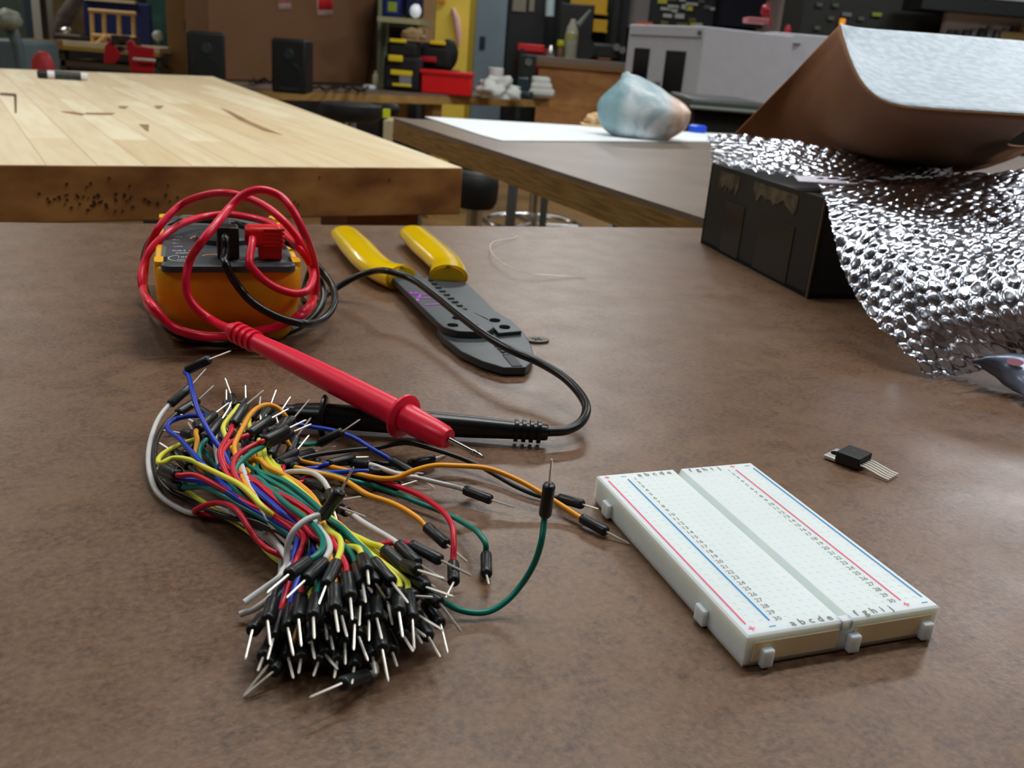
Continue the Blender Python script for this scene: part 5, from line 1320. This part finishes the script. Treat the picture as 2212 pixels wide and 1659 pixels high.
# ---- white cabinet
NC = at(1524, 57, 3.8); zt_ = NC.z; LC_ = at(1360, 57, 4.22); 
fl_ = Vector((LC_.x - NC.x, LC_.y - NC.y, 0)); wl = fl_.length; fl_ = fl_.normalized(); fr_ = Vector((fl_.y, -fl_.x, 0))
if fr_.x < 0: fr_ = -fr_
# the other face runs to the right; length from the picture
lo, hi = 0.1, 3.0
for _ in range(40):
    mid_ = (lo + hi) / 2; P_ = Vector((NC.x, NC.y, zt_)) + fr_ * mid_ - EYE
    if IW / 2 + FPX * P_.dot(RT) / P_.dot(FWD) < 1716: lo = mid_
    else: hi = mid_
wr = min(lo, 1.2)
t = thing('white_cabinet', 'large white cabinet with two dark window slots behind the plastic bag', 'cabinet', (NC.x, NC.y, 0), math.atan2(-fl_.y, -fl_.x))
P_ = [NC, NC + fl_ * wl, NC + fl_ * wl + fr_ * wr, NC + fr_ * wr]
M_WC = M('cabinet_white', (186, 189, 197), rough=0.45, noise=0.05)
part('cabinet_body', MB().prism([(q_.x, q_.y) for q_ in P_], 0.0, zt_), M_WC, t, bevel=0.004)
def face(s0, s1, py0, py1, off, m_, name, d_=0.01, parent=t):
    a_ = NC + fl_ * (wl * s0) - fr_ * off; b_ = NC + fl_ * (wl * s1) - fr_ * off
    za, zb_ = at(1440, py0, a_.y).z, at(1440, py1, a_.y).z
    n_ = fr_ * d_
    return part(name, MB().hexa([Vector((q_.x, q_.y, zb_)) for q_ in (a_, b_, b_ + n_, a_ + n_)], [Vector((q_.x, q_.y, za)) for q_ in (a_, b_, b_ + n_, a_ + n_)]), m_, parent)
M_SL = M('slot_glass', (12, 14, 18), rough=0.15)
face(0.67, 0.88, 108, 195, 0.004, M_SL, 'window_slot'); face(0.19, 0.44, 108, 262, 0.004, M_SL, 'window_slot')
dr_ = face(0.03, 0.97, 74, 77, 0.003, M('gap_grey', (110, 110, 116), rough=0.6), 'door_gap')
face(0.19, 0.42, 204, 210, 0.012, M('slot_bar', (170, 170, 170), rough=0.4), 'slot_bar')
q_ = NC + fl_ * wl * 0.05 - fr_ * 0.01; part('lock', MB().cyl(Vector((q_.x, q_.y, at(1516, 71, q_.y).z)), Vector((q_.x, q_.y, at(1516, 71, q_.y).z)) + fr_ * 0.02, 0.008, 12), M_GREYM, t)
Pm = NC + fl_ * wl * 0.52 - fr_ * 0.006
part('door_handle', MB().box(Vector((Pm.x, Pm.y, at(1440, 182, Pm.y).z)), (0.05, 0.03, 0.02)), M_GREYM, t, bevel=0.006)
# second white cabinet to its right
t = thing('white_cabinet', 'second white cabinet half hidden behind the brown mailer', 'cabinet', (at(1760, 100, 4.6).x, 4.7, 0))
part('cabinet_body', tall(1660, 1860, 4.7, 0.5, at(1760, 76, 4.7).z, 0.0, 120), M_WC, t, bevel=0.004)
part('window_slot', bgb(1682, 124, 1700, 172, 4.69, 0.02), M_SL, t)
part('drawer_gap', bgb(1695, 92, 1730, 96, 4.69, 0.01), M('gap_grey', (0, 0, 0)), t)
# boxes and parts on the white cabinet
zw = zt_
t = thing('storage_cabinet', 'black parts cabinet with yellow marks on the back wall over the white cabinet', 'cabinet', (at(1450, 30, 9.9).x, 9.9, TZ + 0.2))
part('drawer_frame', bgb(1408, -40, 1545, 56, 9.8, 0.3), M('drawer_black', (26, 28, 30), rough=0.5, noise=0.5, scale=30), t)
random.seed(21)
for i in range(22):
    x_ = random.uniform(1412, 1535); y_ = random.uniform(-15, 50); w_ = random.uniform(8, 26); h_ = random.uniform(5, 11)
    part('drawer_label', bgb(x_, y_, min(x_ + w_, 1544), y_ + h_, 9.77, 0.02), random.choice([M('lab_yellow', (190, 186, 60), rough=0.5), M('lab_white', (180, 184, 180), rough=0.5), M('lab_olive', (104, 104, 50), rough=0.5), M('lab_grey', (96, 98, 98), rough=0.5)]), t)
solo('pale_panel', bgb(1345, -40, 1404, 60, 9.9, 0.1), M('panel_grey', (132, 128, 126), rough=0.7), 'grey white wall panel left of the yellow marked parts cabinet', 'panel')
solo('navy_board', bgb(1546, -40, 1655, 58, 9.9, 0.1), M('board_navy', (16, 20, 40), rough=0.7, noise=0.3), 'dark navy board on the back wall over the white cabinet', 'board')
A_ = at(1690, 20, 10.0)
solo('wall_panel', bgb(1640, -60, 1732, 90, 10.1, 0.08), M('panel_pink', (206, 190, 188), rough=0.8), 'pale pinkish wall panel over the right end of the white cabinet', 'panel')
solo('orange_strip', bgb(1377, 47, 1410, 55, 4.4, 0.05), M('strip_orange', (200, 92, 56), rough=0.5), 'orange strip lying on the left end of the white cabinet', 'strip')
t = thing('red_clamp', 'red clamp tool on the right end of the white cabinet', 'clamp', at(1655, 50, 4.1))
part('clamp_jaw', MB().blob(at(1655, 20, 4.1), (0.018, 0.018, 0.022), 16, 10, 0.3), M('clamp_red', (150, 24, 30), rough=0.4), t)
part('clamp_leg', MB().tube([at(1648, 22, 4.1), at(1650, 42, 4.1), at(1649, 58, 4.1)], 0.006, 8), M('clamp_red', (0, 0, 0)), t)
part('clamp_leg', MB().tube([at(1658, 22, 4.1), at(1662, 42, 4.1), at(1664, 58, 4.1)], 0.006, 8), M('clamp_red', (0, 0, 0)), t)
solo('pink_tray', bgb(1615, 38, 1662, 50, 4.0, 0.1), M('tray_pink', (178, 104, 110), rough=0.5), 'dull pink tray at the right end of the white cabinet top', 'tray', bevel=0.004)
solo('red_bottle', MB().lathe([(0.016, 0), (0.016, 0.03), (0.01, 0.04), (0.008, 0.05)], (at(1700, 72, 4.8).x, 4.8, at(1700, 76, 4.75).z)), M('box_darkred', (0, 0, 0)), 'tiny dark red bottle on the second white cabinet', 'bottle')
# right hand shelves
t = thing('dark_rack', 'dark equipment rack with small labels above the brown mailer', 'rack', (at(1860, 40, 6.0).x, 6.1, 0))
part('rack_body', tall(1722, 2035, 6.0, 0.5, 2.2), M('rack_black', (22, 25, 22), rough=0.6, noise=0.3), t)
for (x_, y_, c_) in ((1765, 6, 'a'), (1800, 7, 'a'), (1790, 35, 'a'), (1820, 27, 'b'), (1855, 36, 'a'), (1885, 27, 'y'), (1760, 56, 'a')):
    part('rack_label', bgb(x_, y_, x_ + (20 if c_ != 'a' else 12), y_ + 8, 5.98, 0.01), {'a': M('lab_dim', (70, 78, 66), rough=0.5), 'b': M('lab_blue', (90, 104, 108), rough=0.5), 'y': M('lab_green', (120, 130, 40), rough=0.5)}[c_], t)
part('rack_lamp', bgb(1815, 40, 1826, 54, 5.97, 0.02), M('lamp_amber', (230, 150, 30), rough=0.4, emit=0.4), t, label='small amber lamp')
t = thing('wall_cabinet', 'black framed cabinet over a pale tool panel at the top right', 'cabinet', (at(2120, 20, 5.6).x, 5.7, TZ + 0.4))
part('frame_top', bgb(1990, 2, 2330, 32, 5.6, 0.3), M('frame_black', (10, 16, 18), rough=0.5), t)
part('pale_panel', bgb(2040, 30, 2330, 92, 5.75, 0.05), M('panel_rose', (178, 164, 160), rough=0.8), t)
part('ceiling_box', bgb(2080, -60, 2330, 3, 5.65, 0.2), M('panel_rose2', (150, 146, 142), rough=0.8), t)
random.seed(8)
for i in range(10):
    x_ = 2048 + i * 17; h_ = random.uniform(10, 26)
    part('hung_tool', bgb(x_, 78 - h_, x_ + random.uniform(7, 13), 92, 5.7, 0.03), random.choice([M_DARK, M_GREYM, M('tool_brown', (96, 76, 40), rough=0.5)]), t)
part('tray', bgb(2160, 74, 2330, 96, 5.68, 0.05), MATS['tool_brown'], t)
part('lower_panel', tall(2036, 2330, 5.8, 0.1, at(2180, 88, 5.8).z), M('frame_black', (0, 0, 0)), t)

# ---- black bins behind the paper table
t = thing('black_crate', 'low black crate with grey lid edge behind the blue cap', 'crate', (at(1565, 240, 2.7).x, 2.8, 0))
part('crate_body', tall(1492, 1660, 2.7, 0.4, at(1570, 243, 2.7).z, 0.0, 260), M('crate_black', (22, 22, 20), rough=0.5), t, bevel=0.01)
part('lid', bgb(1490, 218, 1662, 244, 2.68, 0.44), M('lid_grey', (70, 76, 74), rough=0.4), t, bevel=0.008)
part('lid_edge', bgb(1490, 234, 1662, 242, 2.665, 0.02), M('lid_pale', (120, 128, 122), rough=0.4), t, bevel=0.004)

# ---- left side
t = thing('grey_machine', 'large grey green workshop machine at the far left edge', 'machine', (at(20, 130, 4.4).x, 4.5, 0))
M_GM = M('machine_grey', (96, 112, 116), rough=0.5, noise=0.2, scale=6)
part('machine_base', tall(-60, 36, 4.4, 0.4, at(0, 85, 4.4).z), M_GM, t, bevel=0.02)
part('machine_arm', MB().tube([at(45, 150, 4.4), at(40, 100, 4.4), at(24, 62, 4.4), at(5, 40, 4.4)], [0.02, 0.024, 0.03, 0.03], 14), M('machine_dark', (74, 90, 92), rough=0.5), t, smooth=60)
part('motor_head', MB().blob(at(18, 42, 4.35), (0.055, 0.06, 0.045), 20, 14, 0.1, 2), M('machine_head', (150, 156, 140), rough=0.5, noise=0.4, scale=30), t)
solo('green_panel', bgb(-60, -60, 62, 150, 6.4, 0.1), M('panel_green', (56, 68, 58), rough=0.7, noise=0.2), 'dull green panel behind the grey machine at the far left', 'panel')
solo('teal_upright', tall(60, 76, 6.2, 0.1, 2.2), M('upright_teal', (30, 48, 58), rough=0.6), 'dark teal upright beside the dull green panel', 'post')
solo('window_frame_post', tall(76, 104, 6.0, 0.1, 2.2), M('post_grey', (150, 150, 140), rough=0.6), 'pale grey post between the teal upright and the thin black pole', 'post')
solo('thin_pole', tall(94, 102, 5.2, 0.03, 2.2), M('pole_black', (30, 26, 22), rough=0.5), 'thin dark pole standing at the left end of the far bench', 'pole')
t = thing('far_bench', 'pale topped far bench with yellow edge behind the red vise', 'workbench', (at(230, 110, 5.6).x, 5.7, 0))
part('bench_top', bgb(106, 95, 344, 106, 5.6, 0.6), M('bench_pale', (196, 178, 146), rough=0.5, noise=0.1), t)
part('bench_edge', bgb(106, 105, 344, 114, 5.59, 0.05), M('bench_mustard', (150, 124, 50), rough=0.6), t)
for x_ in (130, 338): part('leg', tall(x_, x_ + 10, 5.65, 0.05, at(230, 112, 5.6).z, 0.0, 120), M('leg_olive', (70, 62, 40), rough=0.6), t)
part('lower_shelf', bgb(112, 138, 350, 150, 5.65, 0.5), M('shelf_dull', (96, 82, 66), rough=0.7), t)
zfb = at(230, 94, 5.65).z
t = thing('blue_board', 'dark navy rounded board standing on the far bench behind the wooden stand', 'board', (at(255, 95, 6.1).x, 6.1, zfb))
part('board_face', bgb(180, 2, 327, 95, 6.1, 0.03), M('board_blue', (4, 20, 74), rough=0.6), t, bevel=0.05)
part('top_trim', bgb(180, -3, 290, 4, 6.08, 0.04), M('trim_cream', (196, 180, 140), rough=0.6), t)
t = thing('timber_stand', 'small open wooden stand with four uprights on the far bench', 'stand', (at(242, 96, 5.75).x, 5.75, zfb))
M_FW = M('frame_pine', (206, 164, 100), rough=0.6, noise=0.15)
for x_ in (198, 224, 256, 287): part('upright', MB().tube([at(x_ + 3, 98, 5.75), at(x_, 24, 5.75)], 0.013, 6), M_FW, t)
part('top_rail', MB().tube([at(192, 22, 5.74), at(294, 30, 5.74)], 0.012, 6), M_FW, t); part('cross_rail', MB().tube([at(200, 76, 5.74), at(294, 82, 5.74)], 0.012, 6), M_FW, t)
part('brace', MB().tube([at(205, 97, 5.73), at(232, 76, 5.73)], 0.012, 6), M_FW, t)
t = thing('bench_vise', 'big red bench vise rising behind the far edge of the pale bench', 'vise', (at(275, 150, 4.08).x, 4.12, 0))
M_VR = M('vise_red', (164, 14, 26), rough=0.4, noise=0.1)
part('stand', tall(285, 325, 4.12, 0.1, at(300, 150, 4.08).z), M_DARK, t)
part('moving_jaw', MB().hexa([at(x, y, 4.08) for x, y in ((224, 137), (250, 137), (262, 118), (240, 84), (226, 100))], [at(x, y, 4.22) for x, y in ((224, 137), (250, 137), (262, 118), (240, 84), (226, 100))]), M_VR, t, bevel=0.005)
part('fixed_jaw', MB().hexa([at(x, y, 4.06) for x, y in ((282, 156), (333, 158), (334, 104), (292, 98), (286, 84), (272, 92), (276, 110))], [at(x, y, 4.23) for x, y in ((282, 156), (333, 158), (334, 104), (292, 98), (286, 84), (272, 92), (276, 110))]), M_VR, t, bevel=0.005)
part('jaw_plate', bgb(240, 76, 256, 98, 4.08, 0.12), M('jaw_steel', (60, 56, 46), rough=0.4, metal=0.5), t); part('jaw_plate', bgb(268, 80, 280, 98, 4.08, 0.12), MATS['jaw_steel'], t)
part('spindle', MB().tube([at(250, 106, 4.12), at(285, 108, 4.12)], 0.012, 10), M_STEEL, t); part('handle_bar', MB().tube([at(288, 127, 4.03), at(337, 131, 4.03)], 0.007, 8), M_STEEL, t)
t = thing('red_chair', 'rounded red chair back peeping over the pale bench at the left', 'chair', (at(94, 150, 4.1).x, 4.1, 0))
part('chair_back', MB().blob(at(94, 150, 4.1), (0.05, 0.03, 0.075), 24, 16, 0.05), M('chair_red', (176, 44, 48), rough=0.5), t)
part('chair_stem', tall(90, 98, 4.12, 0.03, at(94, 160, 4.1).z), M_DARK, t)
solo('orange_ledge', bgb(48, 84, 96, 104, 5.1, 0.2), M('ledge_ochre', (134, 98, 40), rough=0.6), 'ochre wooden ledge end beside the grey machine', 'ledge')
t = thing('small_machine', 'small dark machine with bright metal part at the left of the far bench', 'machine', (at(145, 95, 5.8).x, 5.8, zfb))
part('machine_body', bgb(112, 72, 178, 95, 5.75, 0.2), M('mach_dark', (38, 34, 30), rough=0.5, noise=0.4, scale=20), t, bevel=0.02)
part('upper_arm', MB().tube([at(122, 74, 5.85), at(142, 36, 5.85), at(160, 8, 5.85), at(172, -10, 5.85)], [0.03, 0.05, 0.045, 0.03], 12), M('mach_mauve', (90, 78, 74), rough=0.6, noise=0.5, scale=25), t)
part('bright_part', MB().blob(at(143, 65, 5.7), (0.035, 0.03, 0.018), 16, 10, 0.2), M_STEEL, t)
t = thing('desk_lamp', 'small round silver lamp at the right end of the far bench', 'lamp', (at(341, 95, 5.75).x, 5.75, zfb))
part('lamp_head', MB().blob(at(341, 77, 5.75), (0.032, 0.03, 0.03), 18, 12, 0.05), M('lamp_silver', (170, 176, 160), rough=0.3), t)
part('lamp_stem', MB().cyl(at(343, 96, 5.75), at(342, 82, 5.75), 0.01, 10), M_GREYM, t)
solo('teal_window', bgb(318, -40, 362, 100, 6.6, 0.06), M('glass_teal', (70, 110, 104), rough=0.3, noise=0.5, scale=8), 'pale teal pane between the blue board and the cardboard boxes', 'window')
solo('ochre_panel', bgb(104, -50, 182, 90, 6.5, 0.06), M('panel_ochre', (112, 92, 56), rough=0.7, noise=0.4, scale=8), 'ochre board on the back wall left of the blue board', 'board')

# ---- under the tables
def stool(cx_, Y, zseat, rw, rd, th_, label, base=True, extra=None):
    c_ = at(cx_, 300, Y); x_ = c_.x
    t = thing('work_stool', label, 'stool', (x_, Y, 0), 0, 'black stools between the tables')
    part('seat', MB().lathe([(rw * .8, -th_), (rw * 0.97, -th_ * .8), (rw, -th_ * .4), (rw * .97, -th_ * .1), (rw * .8, 0)], (0, 0, zseat), 32), M('seat_black', (12, 12, 12), rough=0.55), t, world=False, smooth=60)
    part('gas_column', MB().cyl((0, 0, 0.08), (0, 0, zseat - th_), 0.02, 14), M_STEEL, t, world=False)
    ring = [Vector((0.185 * math.cos(2 * PI * i / 40), 0.185 * math.sin(2 * PI * i / 40), 0.405)) for i in range(41)]
    if base:
        part('foot_ring', MB().tube(ring, 0.011, 8), M_STEEL, t, world=False, smooth=70)
        for k in range(3): part('ring_spoke', MB().cyl((0.02 * math.cos(k * 2.1), 0.02 * math.sin(k * 2.1), 0.405), (0.185 * math.cos(k * 2.1), 0.185 * math.sin(k * 2.1), 0.405), 0.008, 8), M_STEEL, t, world=False)
    for k in range(5):
        a_ = k * 2 * PI / 5 + 0.3
        part('base_leg', MB().tube([Vector((0, 0, 0.09)), Vector(((0.26 if base else 0.15) * math.cos(a_), (0.26 if base else 0.15) * math.sin(a_), 0.05))], [0.022, 0.014], 8), M_STEEL, t, world=False)
    return t
stool(757, 3.3, TZ + at(757, 222, 3.3).z - TZ, 0.108, 0.1, 0.06, 'black padded stool seat showing beyond the edge of the pale bench', False)
q_ = at(1035, 372, 2.25); stool(1035, 2.25, q_.z, 0.055, 0.05, 0.085, 'short black stool under the brown side table', False)
stool(1166, 3.55, at(1166, 330, 3.55).z, 0.12, 0.1, 0.05, 'chrome ringed stool under the brown side table', True)
solo('beige_carton', tall(828, 872, 2.9, 0.15, at(850, 262, 2.9).z, 0.0, 280), M('carton_beige', (176, 162, 128), rough=0.7), 'beige carton seen between the pale bench and the brown side table', 'box')
t = thing('office_chair', 'black office chair seat just under the corner of the brown side table', 'chair', (at(880, 300, 2.0).x, 2.05, 0))
part('seat', MB().blob(at(880, 298, 2.05), (0.030, 0.06, 0.030), 22, 14, 0.12, 4), M('seat_black', (0, 0, 0)), t)
part('column', MB().cyl((at(905, 300, 2.1).x, 2.1, 0), at(905, 318, 2.1), 0.014, 12), M_GREYM, t)
part('seat', MB().blob(at(966, 322, 2.1), (0.035, 0.08, 0.014), 22, 14, 0.1, 6), M('seat_black', (0, 0, 0)), t)
solo('lime_tag', bgb(827, 236, 841, 255, 3.0, 0.02), M('tag_lime', (196, 204, 40), rough=0.5), 'small lime green tag in front of the dark stool at the desk', 'tag')
t = thing('task_chair', 'dark chair under the back desk beside the lime tag', 'chair', (at(842, 240, 3.6).x, 3.6, 0))
part('backrest', bgb(822, 224, 862, 250, 3.6, 0.05), M('seat_black', (0, 0, 0)), t, bevel=0.02)
part('column', tall(838, 846, 3.62, 0.03, at(842, 245, 3.6).z), M_DARK, t)
t = thing('metal_trestle', 'grey metal trestle frame under the brown side table', 'trestle', (at(1120, 400, 2.0).x, 2.0, 0))
part('top_bar', MB().tube([at(975, 352, 2.1), at(1130, 372, 2.0)], 0.012, 8), M('trestle_grey', (92, 94, 92), rough=0.4, metal=0.4), t)
part('post', MB().cyl(at(1112, 366, 2.0), Vector((at(1112, 366, 2.0).x - 0.01, 2.0, 0)), 0.011, 10), MATS['trestle_grey'], t)
part('post', MB().cyl(at(1181, 378, 2.2), Vector((at(1181, 378, 2.2).x, 2.2, 0)), 0.009, 10), M('post_green', (62, 66, 58), rough=0.4), t)
part('post', MB().cyl(at(1342, 420, 1.7), Vector((at(1342, 420, 1.7).x, 1.7, 0)), 0.010, 10), MATS['trestle_grey'], t)
